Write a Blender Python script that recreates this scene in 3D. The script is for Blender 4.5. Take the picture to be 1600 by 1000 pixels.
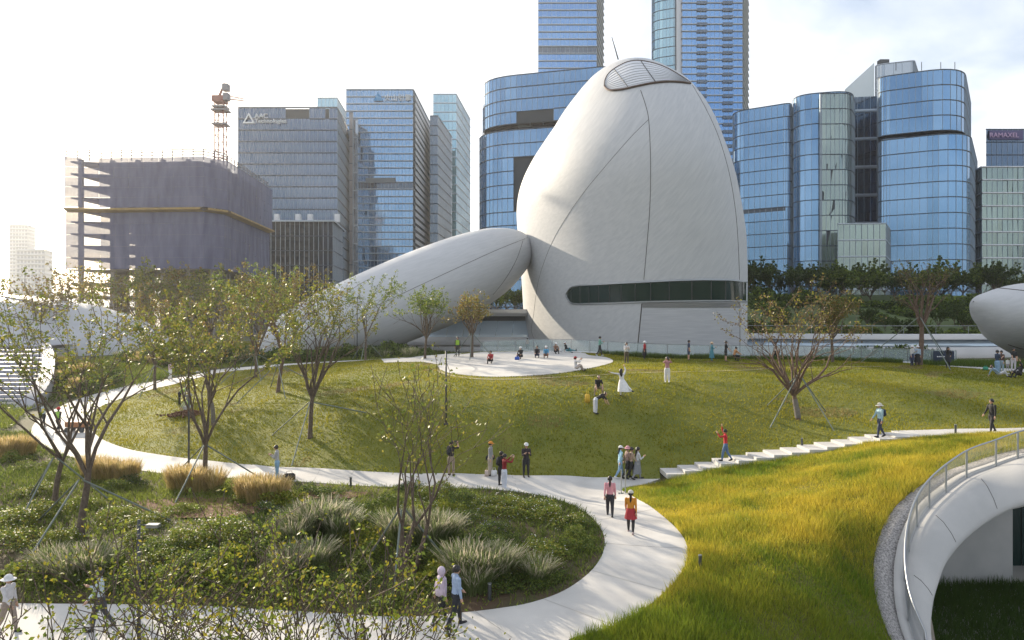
import bpy, bmesh, math, random
import numpy as np
from mathutils import Vector, Matrix
from mathutils.bvhtree import BVHTree
from mathutils.geometry import delaunay_2d_cdt
for o in list(bpy.data.objects): bpy.data.objects.remove(o)
R = math.radians
SC = bpy.context.scene
COL = SC.collection
# ------------------------------------------------------------------ camera
F, CX, HY, CZ = 1120.0, 800.0, 498.0, 8.8      # focal length in photo pixels, centre, horizon row, eye height
cd = bpy.data.cameras.new('camera'); cam = bpy.data.objects.new('camera', cd); COL.objects.link(cam)
cam.location = (0, 0, CZ); cam.rotation_euler = (R(90), 0, 0)
cd.sensor_width = 36; cd.lens = 36 * F / 1600; cd.shift_y = -2 / 1600; cd.clip_start = .3; cd.clip_end = 8000
SC.camera = cam
# ------------------------------------------------------------------ sky, sun, exposure
HAZE = .00019
SUN_AZ, SUN_EL = R(-38), R(19)                  # azimuth from +Y towards +X
w = bpy.data.worlds.new('World'); SC.world = w; w.use_nodes = True
nt = w.node_tree; N = nt.nodes; L = nt.links; N.clear()
out = N.new('ShaderNodeOutputWorld'); bg = N.new('ShaderNodeBackground')
sky = N.new('ShaderNodeTexSky'); sky.sky_type = 'NISHITA'; sky.sun_disc = False
sky.sun_elevation = SUN_EL; sky.sun_rotation = SUN_AZ
sky.altitude = 0; sky.air_density = 1.0; sky.dust_density = 2.2; sky.ozone_density = 1.5
tc = N.new('ShaderNodeTexCoord'); sx = N.new('ShaderNodeSeparateXYZ'); L.new(tc.outputs['Generated'], sx.inputs[0])
ad = N.new('ShaderNodeMath'); ad.operation = 'ADD'; ad.inputs[1].default_value = .22; L.new(sx.outputs[2], ad.inputs[0])
dv = N.new('ShaderNodeVectorMath'); dv.operation = 'DIVIDE'; cb = N.new('ShaderNodeCombineXYZ')
for i in range(3): L.new(ad.outputs[0], cb.inputs[i])
L.new(tc.outputs['Generated'], dv.inputs[0]); L.new(cb.outputs[0], dv.inputs[1])
cn = N.new('ShaderNodeTexNoise'); cn.inputs['Scale'].default_value = 1.7; cn.inputs['Detail'].default_value = 7; cn.inputs['Roughness'].default_value = .55
cn.inputs['Distortion'].default_value = .35; L.new(dv.outputs[0], cn.inputs['Vector'])
cr = N.new('ShaderNodeValToRGB'); cr.color_ramp.elements[0].position = .36; cr.color_ramp.elements[1].position = .66
cr.color_ramp.elements[0].color = (.22, .22, .22, 1); cr.color_ramp.elements[1].color = (.95, .95, .95, 1)
L.new(cn.outputs[0], cr.inputs[0])
mx = N.new('ShaderNodeMixRGB'); L.new(cr.outputs[0], mx.inputs[0]); L.new(sky.outputs[0], mx.inputs[1])
mx.inputs[2].default_value = (6.6, 6.75, 7.0, 1)                      # thin bright cloud
L.new(mx.outputs[0], bg.inputs[0]); bg.inputs[1].default_value = .105; L.new(bg.outputs[0], out.inputs[0])
sd = bpy.data.lights.new('sun', 'SUN'); sun = bpy.data.objects.new('sun', sd); COL.objects.link(sun)
sd.energy = 4.8; sd.angle = R(.6); sd.color = (1, .86, .66)
S = Vector((math.sin(SUN_AZ) * math.cos(SUN_EL), math.cos(SUN_AZ) * math.cos(SUN_EL), math.sin(SUN_EL)))
sun.rotation_euler = S.to_track_quat('Z', 'Y').to_euler(); sun.location = (-40, 50, 60)
SC.view_settings.view_transform = 'Standard'; SC.view_settings.look = 'None'; SC.view_settings.gamma = 1
SC.view_settings.use_curve_mapping = False; SC.view_settings.exposure = .98
SC.render.engine = 'CYCLES'
SC.cycles.max_bounces = 6; SC.cycles.transparent_max_bounces = 12; SC.cycles.volume_bounces = 0
SC.cycles.diffuse_bounces = 3; SC.cycles.glossy_bounces = 3; SC.cycles.transmission_bounces = 4
SC.cycles.use_denoising = True

# ------------------------------------------------------------------ helpers
rng = np.random.default_rng(7); random.seed(7)
def P(px, py, Y): return Vector(((px - CX) / F * Y, Y, CZ - (py - HY) / F * Y))
def PZ(px, py, z):
    Y = (CZ - z) * F / (py - HY); return Vector(((px - CX) / F * Y, Y, z))
MATS = {}
def mk(name, col, col2=None, scale=4., rough=.6, metal=0., bump=0., bscale=40., stretch=None, detail=4., trans=0., spec=.5, tint=None, alpha=None, em=0, obj=True):
    m = bpy.data.materials.new(name); m.use_nodes = True; MATS[name] = m
    n, l = m.node_tree.nodes, m.node_tree.links
    b = n['Principled BSDF']; o = n['Material Output']
    b.inputs['Base Color'].default_value = (*col, 1); b.inputs['Roughness'].default_value = rough
    b.inputs['Metallic'].default_value = metal; b.inputs['Specular IOR Level'].default_value = spec
    cs = None
    t = n.new('ShaderNodeTexCoord'); vec = t.outputs['Object' if obj else 'Generated']
    if stretch:
        mp = n.new('ShaderNodeMapping'); l.new(vec, mp.inputs[0]); mp.vector_type = 'TEXTURE'; mp.inputs['Rotation'].default_value = stretch[0]; mp.inputs['Scale'].default_value = tuple(1 / k for k in stretch[1]); vec = mp.outputs[0]
    if col2 is not None:
        nz = n.new('ShaderNodeTexNoise'); nz.inputs['Scale'].default_value = scale; nz.inputs['Detail'].default_value = detail; l.new(vec, nz.inputs['Vector'])
        rp = n.new('ShaderNodeValToRGB'); rp.color_ramp.elements[0].position = .32; rp.color_ramp.elements[1].position = .68
        rp.color_ramp.elements[0].color = (*col, 1); rp.color_ramp.elements[1].color = (*col2, 1)
        l.new(nz.outputs[0], rp.inputs[0]); cs = rp.outputs[0]
    if tint:
        at = n.new('ShaderNodeAttribute'); at.attribute_name = 'tint'
        if cs is not None:
            q = n.new('ShaderNodeMixRGB'); q.blend_type = 'MULTIPLY'; q.inputs[0].default_value = 1; l.new(cs, q.inputs[1]); l.new(at.outputs[0], q.inputs[2]); cs = q.outputs[0]
        else: cs = at.outputs[0]
    if cs is not None: l.new(cs, b.inputs['Base Color'])
    if bump:
        nb = n.new('ShaderNodeTexNoise'); nb.inputs['Scale'].default_value = bscale; nb.inputs['Detail'].default_value = 5; l.new(vec, nb.inputs['Vector'])
        bp = n.new('ShaderNodeBump'); bp.inputs['Strength'].default_value = bump; bp.inputs['Distance'].default_value = .05; l.new(nb.outputs[0], bp.inputs['Height']); l.new(bp.outputs[0], b.inputs['Normal'])
    sh = b.outputs[0]
    if trans:
        tr = n.new('ShaderNodeBsdfTranslucent'); tr.inputs[0].default_value = (*col, 1)
        if cs is not None: l.new(cs, tr.inputs[0])
        ms = n.new('ShaderNodeMixShader'); ms.inputs[0].default_value = trans; l.new(sh, ms.inputs[1]); l.new(tr.outputs[0], ms.inputs[2]); sh = ms.outputs[0]
    if alpha is not None:
        tp = n.new('ShaderNodeBsdfTransparent'); ms = n.new('ShaderNodeMixShader'); ms.inputs[0].default_value = alpha
        l.new(tp.outputs[0], ms.inputs[1]); l.new(sh, ms.inputs[2]); sh = ms.outputs[0]
    l.new(sh, o.inputs[0]); return m
def fast(name, V, Fc, mat=None, parent=None, tint=None, smooth=False, fmat=None):
    """numpy verts and faces (all faces with the same corner count) -> linked mesh object"""
    me = mesh_np(name, V, Fc, tint, smooth, fmat)
    for m in (mat if isinstance(mat, (list, tuple)) else [mat]):
        if m is not None: me.materials.append(m)
    return link(name, me, parent)
def mesh_np(name, V, Fc, tint=None, smooth=False, fmat=None):
    V = np.asarray(V, np.float32); Fc = np.asarray(Fc, np.int32); k = Fc.shape[1]
    me = bpy.data.meshes.new(name); me.vertices.add(len(V)); me.vertices.foreach_set('co', V.ravel())
    me.loops.add(Fc.size); me.loops.foreach_set('vertex_index', Fc.ravel())
    me.polygons.add(len(Fc)); me.polygons.foreach_set('loop_start', np.arange(len(Fc), dtype=np.int32) * k)
    if fmat is not None: me.polygons.foreach_set('material_index', np.asarray(fmat, np.int32))
    me.update(calc_edges=True)
    if smooth: me.polygons.foreach_set('use_smooth', np.ones(len(Fc), bool))
    if tint is not None:
        a = me.attributes.new('tint', 'FLOAT_COLOR', 'POINT')
        T = np.ones((len(V), 4), np.float32); T[:, :3] = tint; a.data.foreach_set('color', T.ravel())
    return me
def link(name, me, parent=None):
    o = bpy.data.objects.new(name, me); COL.objects.link(o)
    if parent: o.parent = parent
    return o
def tag(o, label=None, cat=None, group=None, kind=None):
    if label: o['label'] = label
    if cat: o['category'] = cat
    if group: o['group'] = group
    if kind: o['kind'] = kind
    return o
def empty(name, loc=(0, 0, 0), rz=0.):
    o = bpy.data.objects.new(name, None); COL.objects.link(o); o.location = loc; o.rotation_euler = (0, 0, rz); o.empty_display_size = .3; return o
class MB:
    def __init__(s): s.v = []; s.f = []; s.m = []
    def add(s, vs, fs, mi=0):
        k = len(s.v); s.v += [tuple(v) for v in vs]; s.f += [tuple(i + k for i in f) for f in fs]; s.m += [mi] * len(fs); return s
    def box(s, c, d, mi=0, M=None):
        x, y, z = d[0] / 2, d[1] / 2, d[2] / 2
        vs = [Vector((i * x, j * y, k * z)) for i in (-1, 1) for j in (-1, 1) for k in (-1, 1)]
        if M is not None: vs = [M @ v for v in vs]
        vs = [v + Vector(c) for v in vs]
        return s.add(vs, [(0, 1, 3, 2), (4, 6, 7, 5), (0, 4, 5, 1), (2, 3, 7, 6), (0, 2, 6, 4), (1, 5, 7, 3)], mi)
    def tube(s, pts, r, k=8, mi=0, caps=True):
        pts = [Vector(p) for p in pts]; n = len(pts); rs = r if isinstance(r, (list, tuple)) else [r] * n
        rings = []; up = Vector((0, 0, 1)); prev = None
        for i, p in enumerate(pts):
            d = (pts[min(i + 1, n - 1)] - pts[max(i - 1, 0)]).normalized()
            a = prev if prev is not None else (up if abs(d.z) < .9 else Vector((1, 0, 0)))
            a = (a - d * a.dot(d)).normalized(); b = d.cross(a); prev = a
            rings.append([p + (a * math.cos(t) + b * math.sin(t)) * rs[i] for t in [2 * math.pi * j / k for j in range(k)]])
        vs = [v for q in rings for v in q]; fs = []
        for i in range(n - 1):
            for j in range(k): fs.append((i * k + j, i * k + (j + 1) % k, (i + 1) * k + (j + 1) % k, (i + 1) * k + j))
        if caps: fs += [tuple(range(k))[::-1], tuple((n - 1) * k + j for j in range(k))]
        return s.add(vs, fs, mi)
    def ball(s, c, r, nu=10, nv=7, mi=0):
        r = r if isinstance(r, (tuple, list)) else (r, r, r); c = Vector(c); vs = []; fs = []
        for i in range(nv + 1):
            t = math.pi * i / nv
            for j in range(nu):
                a = 2 * math.pi * j / nu; vs.append(c + Vector((r[0] * math.sin(t) * math.cos(a), r[1] * math.sin(t) * math.sin(a), r[2] * math.cos(t))))
        for i in range(nv):
            for j in range(nu): fs.append((i * nu + j, (i + 1) * nu + j, (i + 1) * nu + (j + 1) % nu, i * nu + (j + 1) % nu))
        return s.add(vs, fs, mi)
    def mesh(s, name): me = bpy.data.meshes.new(name); me.from_pydata(s.v, [], s.f); return me
    def build(s, name, mats, parent=None, smooth=False):
        me = s.mesh(name)
        for m in (mats if isinstance(mats, (list, tuple)) else [mats]): me.materials.append(m)
        if any(s.m): me.polygons.foreach_set('material_index', s.m)
        if smooth: me.polygons.foreach_set('use_smooth', [True] * len(s.f))
        me.validate(); me.update(); return link(name, me, parent)
def copy_tree(o, parent=None):
    c = o.copy(); COL.objects.link(c); c.parent = parent
    for ch in list(o.children): copy_tree(ch, c)
    return c
def inpoly(X, Y, poly):
    poly = np.asarray(poly); r = np.zeros(np.shape(X), bool); x0, y0 = poly[-1]
    for x1, y1 in poly:
        c = ((y1 > Y) != (y0 > Y)); d = (x0 - x1) * (Y - y1) / ((y0 - y1) if y0 != y1 else 1e-9) + x1
        r ^= c & (X < d); x0, y0 = x1, y1
    return r
def smooth_line(pts, n=6, closed=False):
    """Catmull-Rom through points of any dimension"""
    p = [np.array(q, float) for q in pts]; o = []; m = len(p)
    for i in range(m if closed else m - 1):
        a, b, c, d = (p[(i + k) % m] if closed else p[min(max(i + k, 0), m - 1)] for k in (-1, 0, 1, 2))
        for t in [j / n for j in range(n)]:
            o.append(.5 * (2 * b + (c - a) * t + (2 * a - 5 * b + 4 * c - d) * t * t + (3 * b - a - 3 * c + d) * t ** 3))
    if not closed: o.append(p[-1])
    return o
# ------------------------------------------------------------------ materials
soil = mk('soil', (.10, .062, .035), (.055, .05, .02), 1.6, .95, bump=.7, bscale=9)
lawn_m = mk('lawn_turf', (.10, .12, .010), (.17, .17, .018), .55, .9, bump=.5, bscale=22, detail=8)
blade_m = mk('grass_blade', (1, 1, 1), tint=1, rough=.6, trans=.45, spec=.25)
leaf_m = mk('leaf', (1, 1, 1), tint=1, rough=.5, trans=.42, spec=.3)
bark = mk('bark', (.085, .06, .045), (.15, .115, .085), 9, .9, bump=.6, bscale=30)
bark2 = mk('bark_reddish', (.11, .066, .045), (.17, .12, .09), 9, .9, bump=.6, bscale=30)
conc = mk('path_concrete', (.41, .40, .385), (.56, .545, .52), .45, .8, bump=.12, bscale=60, detail=9)
conc2 = mk('cast_concrete', (.38, .38, .375), (.45, .445, .435), .8, .75, bump=.1, bscale=50, detail=8)
dark_joint = mk('dark_joint', (.09, .085, .08), rough=.9)
gravel_m = mk('gravel', (.16, .155, .155), (.48, .46, .45), 16, .95, bump=1, bscale=30)
white_shell = mk('white_shell', (.54, .55, .56), (.60, .60, .61), .4, .42, bump=.04, bscale=30)
steel = mk('steel', (.34, .36, .38), rough=.38, metal=.85)
dsteel = mk('dark_steel', (.07, .075, .08), rough=.5, metal=.4)
glass_f = mk('fence_glass', (.55, .66, .68), rough=.08, alpha=.34, spec=.8)
green_glass = mk('green_tinted_glass', (.008, .028, .025), rough=.07, spec=.45)
# ------------------------------------------------------------------ terrain height
CP = []
def cp(px, py, z): v = PZ(px, py, z); CP.append((v.x, v.y, v.z))
for a in [(400,726,.6),(275,715,.7),(175,694,.9),(137,662,1.2),(155,637,1.7),(187,624,2.0),(237,609,2.6),(312,590,3.4),(354,582,3.7),(510,567,4.4),(560,565,4.6),
          (400,749,.55),(250,740,.6),(112,715,.8),(51,680,1.15),(67,650,1.55),(137,620,2.1),(200,604,2.7),(300,588,3.4),
          (485,683,1.8),(434,612,3.3),(400,650,2.3),(300,650,1.9),(240,650,1.7),(600,650,3.0),(600,600,4.1),(650,741,.65),(650,762,.6),(750,742,.65),(750,764,.6),
          (750,650,3.1),(750,700,1.75),(600,700,1.6),(760,590,4.75),(690,574,4.9),(958,566,5.15),(930,654,3.05),(930,704,1.75),(930,615,4.2),(930,594,4.7),(930,745,.65),
          (1041,597,4.6),(1041,650,3.1),(1041,700,1.8),(1250,655,2.95),(1250,610,4.1),(1250,582,4.75),(1430,574,4.9),(1430,620,3.9),(1550,640,3.3),(1550,595,4.45),(1600,603,4.3),(1130,655,3.0),(1130,690,2.1),
          (1030,750,.65),(1100,740,1.0),(1180,727,1.45),(1250,716,1.8),(1330,700,2.25),(1420,683,2.7),(1500,681,2.75),(1600,677,2.8),
          (1075,860,.6),(1000,790,.65),(945,845,.6),(900,920,.3),(890,1000,.1),(740,957,.05),(600,965,0),(350,950,0),(100,947,.05),(1050,915,.35),
          (1200,820,.95),(1300,760,1.7),(1380,720,2.3),(1250,900,.45),(1100,960,.25),(1350,950,-.3),(1150,775,1.0),(1377,890,.15),(1350,1000,-.75),
          (85,790,.7),(125,835,.5),(20,760,1.0),(320,765,.6),(630,895,.25),(500,850,.6),(850,830,.7),(300,870,.6),(700,850,.7)]: cp(*a)
RAIL = [(1660,704,29.3,3.4),(1594,718,29.3,3.04),(1547.5,732,29.5,2.64),(1508,749,28.7,2.37),(1477,772,28,1.95),(1450.5,795,27.3,1.56),(1430,825,26.4,1.1),(1419,863,25.5,.49),(1411,913,24.5,-.28),(1417.5,975.6,23.3,-1.12),(1440,1045,21.8,-1.85),(1490,1130,20.4,-2.4)]
for px, py, Y, z in RAIL: v = P(px, py, Y); CP.append((v.x, v.y, v.z))
CP += [(-3,67.5,5.6),(3,68,5.6),(7,69,5.5),(10,59,5.1),(16,62.5,5.15),(25,62.5,5.15),(33,58,4.9),(-8,62,5.2),
       (-60,10,.2),(-30,8,0),(0,6,0),(25,8,-2.5),(40,16,-.5),(45,30,2.5),(60,45,3.2),(60,62,4.4),(-62,42,1.4),(-62,70,3.4),(-46,66,2.8),(-36,72,3.6),(-25,76,4.1),(-12,76,4.6),
       (-40,95,4.3),(-20,95,4.6),(0,80,4.7),(15,80,4.6),(30,75,4.4),(50,78,4.3),(0,110,4.8),(-90,150,5),(-40,150,5),(0,150,6),(25,92,4.6),(45,92,4.8),(70,92,5),(30,112,8.5),(55,112,8.5),(30,135,12.5),(60,135,12.5),(95,140,12.5),(95,95,5.5),(-95,60,3),(-95,100,4.5)]
for a in [(1030,750,.65),(1100,740,1.0),(1180,727,1.45),(1250,716,1.8),(1330,700,2.25),(1420,683,2.7)]:
    v = PZ(*a); CP += [(v.x, v.y + .8, v.z + .02), (v.x, v.y + 1.5, v.z + .06)]
CP = np.array(CP)
def _tps(C):
    n = len(C); d = np.hypot(C[:, None, 0] - C[None, :, 0], C[:, None, 1] - C[None, :, 1]); K = np.where(d > 0, d * d * np.log(d + 1e-9), 0)
    A = np.zeros((n + 3, n + 3)); A[:n, :n] = K + np.eye(n) * 1.2; A[:n, n] = 1; A[:n, n + 1:] = C[:, :2]; A[n:, :n] = A[:n, n:].T
    return np.linalg.solve(A, np.r_[C[:, 2], 0, 0, 0])
_W = _tps(CP)
def gz(x, y):
    x = np.asarray(x, float); y = np.asarray(y, float); sh = x.shape
    x = np.clip(x.ravel(), -95, 95); y = np.clip(y.ravel(), 5, 150); o = np.empty(x.size)
    for i in range(0, x.size, 20000):
        a, b = x[i:i + 20000], y[i:i + 20000]
        d = (a[:, None] - CP[None, :, 0]) ** 2 + (b[:, None] - CP[None, :, 1]) ** 2
        o[i:i + 20000] = (.5 * d * np.log(d + 1e-12)) @ _W[:-3] + _W[-3] + _W[-2] * a + _W[-1] * b
    return o.reshape(sh)
def g1(x, y): return float(gz(np.array([x]), np.array([y]))[0])
_ys = np.geomspace(9, 148, 700)
def gp(px, py):
    """where the view ray through a photo pixel meets the terrain"""
    X = (px - CX) / F * _ys; Z = CZ - (py - HY) / F * _ys; d = Z - gz(X, _ys); i = int(np.argmax(d < 0))
    if d[i] >= 0: i = len(_ys) - 1
    i = max(i, 1); t = d[i - 1] / (d[i - 1] - d[i]) if d[i - 1] != d[i] else 0
    Y = _ys[i - 1] + t * (_ys[i] - _ys[i - 1]); X = (px - CX) / F * Y
    return Vector((X, Y, g1(X, Y)))
def drape(name, poly, step, dz, mat, kind='structure', skirt=0, zf=None, parent=None):
    poly = [Vector((p[0], p[1])) for p in poly]; n = len(poly); q = np.array([(p.x, p.y) for p in poly])
    gx, gy = np.meshgrid(np.arange(q[:, 0].min(), q[:, 0].max(), step), np.arange(q[:, 1].min(), q[:, 1].max(), step))
    gx = gx.ravel() + rng.uniform(-.1, .1, gx.size) * step; gy = gy.ravel() + rng.uniform(-.1, .1, gy.size) * step
    k = inpoly(gx, gy, q); gx, gy = gx[k], gy[k]
    pts = poly + [Vector((a, b)) for a, b in zip(gx, gy)]
    vs, es, fs, *_ = delaunay_2d_cdt(pts, [(i, (i + 1) % n) for i in range(n)], [], 1, 1e-4)
    A = np.array([(v.x, v.y) for v in vs]); Z = (zf or gz)(A[:, 0], A[:, 1]) + dz
    V = np.c_[A, Z]; T = [tuple(f) for f in fs if len(f) == 3]
    T = [t if (A[t[1]][0]-A[t[0]][0])*(A[t[2]][1]-A[t[0]][1])-(A[t[1]][1]-A[t[0]][1])*(A[t[2]][0]-A[t[0]][0]) > 0 else t[::-1] for t in T]
    if skirt:
        b = np.array([(p.x, p.y) for p in poly]); zb = (zf or gz)(b[:, 0], b[:, 1]) + dz; k = len(V)
        V = np.r_[V, np.c_[b, zb], np.c_[b, zb - skirt]]
        for i in range(n):
            j = (i + 1) % n; T += [(k + i, k + j, k + n + j), (k + i, k + n + j, k + n + i)]
    o = fast(name, V, T, mat, parent, smooth=not skirt)
    if kind: o['kind'] = kind
    return o
def off2(line, d):
    """offset an open XY line sideways (left positive)"""
    a = np.array([(p[0], p[1]) for p in line]); t = np.gradient(a, axis=0); t /= np.linalg.norm(t, axis=1)[:, None]; return a + np.c_[-t[:, 1], t[:, 0]] * d
# ------------------------------------------------------------------ outlines taken on the ground
def onz(l): return [tuple(gp(*p)[:2]) for p in l]
lawn_left = onz([(400,727),(340,722),(275,715),(212,705),(175,694),(150,680),(137,662),(141,650),(155,637),(187,624),(237,609),(275,600),(312,590)])
out_left = onz([(400,749),(330,746),(250,740),(180,729),(112,715),(70,697),(51,685),(49,675),(54,662),(75,645),(112,628),(150,616),(200,603),(250,595),(300,587.5)])
far_arm = onz([(1032,749),(975,747),(900,745),(820,744),(750,742),(650,741),(550,736),(450,731),(400,727)])
isl_arm = onz([(400,749),(450,752),(550,759),(650,762),(750,764),(800,768),(850,776),(890,788),(920,805),(938,825),(945,845),(940,870),(920,897),(880,925),(830,943),(780,952),(720,959),(670,964),(600,965),(525,960),(350,950),(200,946),(100,945),(0,944)])
out_bend = onz([(1005,758),(980,762),(972,767),(985,774),(1000,783),(1030,803),(1055,825),(1070,845),(1075,862),(1070,885),(1050,915),(1010,950),(960,978),(890,1000)])
bend_low = [(.9, 18.3), (-1.2, 17.6), (-5, 17.3), (-10, 17.4), (-17, 17.7), (-30, 18)]
W0 = [(-34, 21.9)]
sl = lambda l, n=5: [tuple(p) for p in smooth_line(l, n)]
lawn_left, out_left, far_arm, isl_arm, out_bend = map(sl, (lawn_left, out_left, far_arm, isl_arm, out_bend))
back_path = [(-29.6, 70.5), (-24, 73.5), (-15, 74.5), (-9, 73)]
back_in = [(-27.5, 68.2), (-22, 70.9), (-15, 71.7), (-9, 70)]
# lawn mound outline
st0 = Vector(far_arm[0]); 
sa, sb = gp(1040, 749), gp(1424, 683); NS = 14; dirv = Vector((sb.x - sa.x, sb.y - sa.y)); Ls = dirv.length; dirv /= Ls; nrm = Vector((-dirv.y, dirv.x)); ang = math.atan2(dirv.y, dirv.x)
stairs_back = [far_arm[0]] + [tuple(sa.xy + dirv * (Ls * k / 6) + nrm * 1.2) for k in range(7)] + onz([(1500,673),(1600,671)])
lawn_poly = lawn_left + back_in + [(-8, 69.5), (0, 72), (8, 70), (12, 64.3), (20, 64.2), (33, 63.5), (45, 61), (52, 55), (48, 42)] + stairs_back[::-1] + far_arm[1:-1]
path_poly = out_bend + bend_low + W0 + isl_arm[::-1] + out_left[1:] + back_path + back_in[::-1] + lawn_left[::-1][:-1] + far_arm[::-1][:-1] + [stairs_back[0]]
meadow_poly_top = onz([(1005,759)]) + [tuple(sa.xy + dirv * (Ls * k / 6) + nrm * -.32) for k in range(7)] + onz([(1500,682),(1600,679),(1680,677)])
rail3 = [P(px, py, Y) for px, py, Y, z in RAIL]
_rc = np.array(smooth_line(rail3, 6)); _pd = np.r_[np.repeat(_rc[:1], 6, 0), _rc, np.repeat(_rc[-1:], 6, 0)]; rail_c = [Vector(_pd[i:i + 13].mean(0)) if 6 <= i < len(_rc) - 6 else Vector(_rc[i]) for i in range(len(_rc))]
for p in rail_c: p.z = max(p.z, g1(p.x, p.y) + .05)
rail_xy = [(p.x, p.y) for p in rail_c]
hole = rail_xy + [(22, 9), (44, 9), (44, 30)]
kerb_xy = [tuple(p) for p in off2(rail_xy, -.34)]; grav_xy = [tuple(p) for p in off2(rail_xy, -.95)]
if np.hypot(grav_xy[0][0] - 24, grav_xy[0][1] - 33) > np.hypot(rail_xy[0][0] - 24, rail_xy[0][1] - 33):
    kerb_xy = [tuple(p) for p in off2(rail_xy, .34)]; grav_xy = [tuple(p) for p in off2(rail_xy, .95)]
meadow_poly = meadow_poly_top + grav_xy + [(10, 15), (4, 15)] + out_bend[::-1]
island_poly = isl_arm + [(-34, 22)] + [(-38, 30), (-42, 40), (-36, 47.2)] + out_left[:36][::-1]
# ------------------------------------------------------------------ the setting
def axis(lo, hi, st, far, g=1.25):
    a = list(np.arange(lo, hi + st, st)); d = st
    while a[-1] < far: d *= g; a.append(a[-1] + d)
    d = st
    while a[0] > -far: d *= g; a.insert(0, a[0] - d)
    return np.array(a)
ax_, ay_ = axis(-62, 62, .75, 3800), axis(6, 112, .75, 3800)
gx, gy = np.meshgrid(ax_, ay_); nx, ny = len(ax_), len(ay_)
far = np.clip((np.maximum(np.abs(gx) - 95, np.maximum(gy - 150, 5 - gy))) / 60, 0, 1)
gzv = gz(gx, gy) * (1 - far) + far * 4.0 - .12
amph = [(-36.5,47.5),(-41,49),(-46,54),(-48,60),(-47.5,66),(-49,73),(-49.5,84),(-75,84),(-75,47)]
gzv -= 2.5 * inpoly(gx, gy, np.array(amph))
I = (np.arange(ny - 1)[:, None] * nx + np.arange(nx - 1)[None]).ravel(); Q = np.c_[I, I + 1, I + nx + 1, I + nx]
cxm = gx.ravel()[Q].mean(1); cym = gy.ravel()[Q].mean(1); Q = Q[~inpoly(cxm, cym, np.array(hole))]
ground = tag(fast('ground', np.c_[gx.ravel(), gy.ravel(), gzv.ravel()], Q, soil, smooth=True), kind='structure')
lawn = drape('lawn', lawn_poly, .8, 0, lawn_m)
path = drape('path', path_poly, .8, .035, conc, skirt=.2)
meadow = drape('meadow_bank', meadow_poly, .8, 0, mk('meadow_soil', (.12, .10, .03), (.09, .11, .02), 2, .95, bump=.6, bscale=12))
beds = drape('planting_bed', island_poly, .8, 0, mk('bed_soil', (.085, .05, .028), (.05, .055, .018), .8, .95, bump=.8, bscale=8, detail=8))
def strip(name, A, B, dz, mat, thick=.0, parent=None):
    n = len(A); A = np.array(A); B = np.array(B); m = A.shape[1]
    za = gz(A[:, 0], A[:, 1]) + dz if m == 2 else A[:, 2]; zb = gz(B[:, 0], B[:, 1]) + dz if m == 2 else B[:, 2]
    V = np.r_[np.c_[A[:, :2], za], np.c_[B[:, :2], zb]]; Fq = [(i, i + 1, n + i + 1, n + i) for i in range(n - 1)]
    if thick:
        V = np.r_[V, V - [0, 0, thick]]
        Fq += [(i, 2 * n + i, 2 * n + i + 1, i + 1) for i in range(n - 1)] + [(n + i, n + i + 1, 3 * n + i + 1, 3 * n + i) for i in range(n - 1)]
    return fast(name, V, Fq, mat, parent, smooth=not thick)
joint_m = mk('path_joint', (.30, .29, .27), rough=.9)
def joint(p, q, w=.018):
    a, b = gp(*p), gp(*q); n = 12; L_ = [(a.x + (b.x - a.x) * i / n, a.y + (b.y - a.y) * i / n) for i in range(n + 1)]
    strip('joint', off2(L_, w / 2), off2(L_, -w / 2), .041, joint_m, 0, path)
for p, q in [((898,787),(972,766)),((741,956),(800,998)),((850,938),(955,978)),((553,737),(535,757)),((288,717),(262,740)),((944,850),(1074,858)),((700,742),(690,762)),((150,683),(60,690)),((430,731),(415,749)),((620,965),(640,998)),((300,949),(280,990)),((205,615),(150,617)),((800,744),(812,770)),((1020,797),(930,815)),((1040,925),(925,893)),((500,734),(488,755)),((350,724),(335,746)),((215,706),(180,729)),((440,958),(450,1000)),((140,660),(52,665))]: joint(p, q)
# kerb, gravel strip and the concrete lip of the sunken court
def rz3(xy, dz): return [(x, y, max(r.z + dz, g1(x, y) + dz + .08)) for (x, y), r in zip(xy, rail_c)]
kerb = tag(strip('kerb', rz3(rail_xy, .02), rz3(kerb_xy, .02), 0, conc2, .3), kind='structure')
gravel = tag(strip('gravel', rz3(kerb_xy, -.05), rz3(grav_xy, -.03), 0, gravel_m, .1), kind='stuff')
LIP = [(1660,770,26.9),(1600,787,27.2),(1578,794,27.2),(1551,808,27.1),(1524,827,26.6),(1500,850,25.9),(1479,878,25.2),(1466,912,24.5),(1457,949,23.7),(1456,1000,22.5),(1476,1075,21.1),(1530,1160,19.8)]
lip_c = [Vector(p) for p in smooth_line([P(*a) for a in LIP], 6)]
prof = [(0, 0), (.16, .0), (.30, -.05), (.55, -.22), (.8, -.55), (.95, -.85), (1.0, -1.0), (.96, -1.12), (.8, -1.25), (.45, -1.4), (.0, -1.5)]
V = []; m_ = len(prof); n_ = len(rail_c)
for a, b in zip(rail_c, lip_c):
    h = b - a; dz = -h.z
    for u, v in prof: V.append((a.x + h.x * u, a.y + h.y * u, a.z + (v * dz if v >= -1 else -dz + (v + 1) * .9)))
lip = fast('court_rim', V, [(i * m_ + j, i * m_ + j + 1, (i + 1) * m_ + j + 1, (i + 1) * m_ + j) for i in range(n_ - 1) for j in range(m_ - 1)], conc2, smooth=True)
tag(lip, 'smooth curved concrete rim of the sunken court below the railing', 'concrete rim')
sj = [a.lerp(b, .36) + Vector((0, 0, -.085 * (a.z - b.z) + .004)) for a, b in zip(rail_c, lip_c)]
MB().tube(sj, .012, 5).build('seam', dark_joint, lip)
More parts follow.
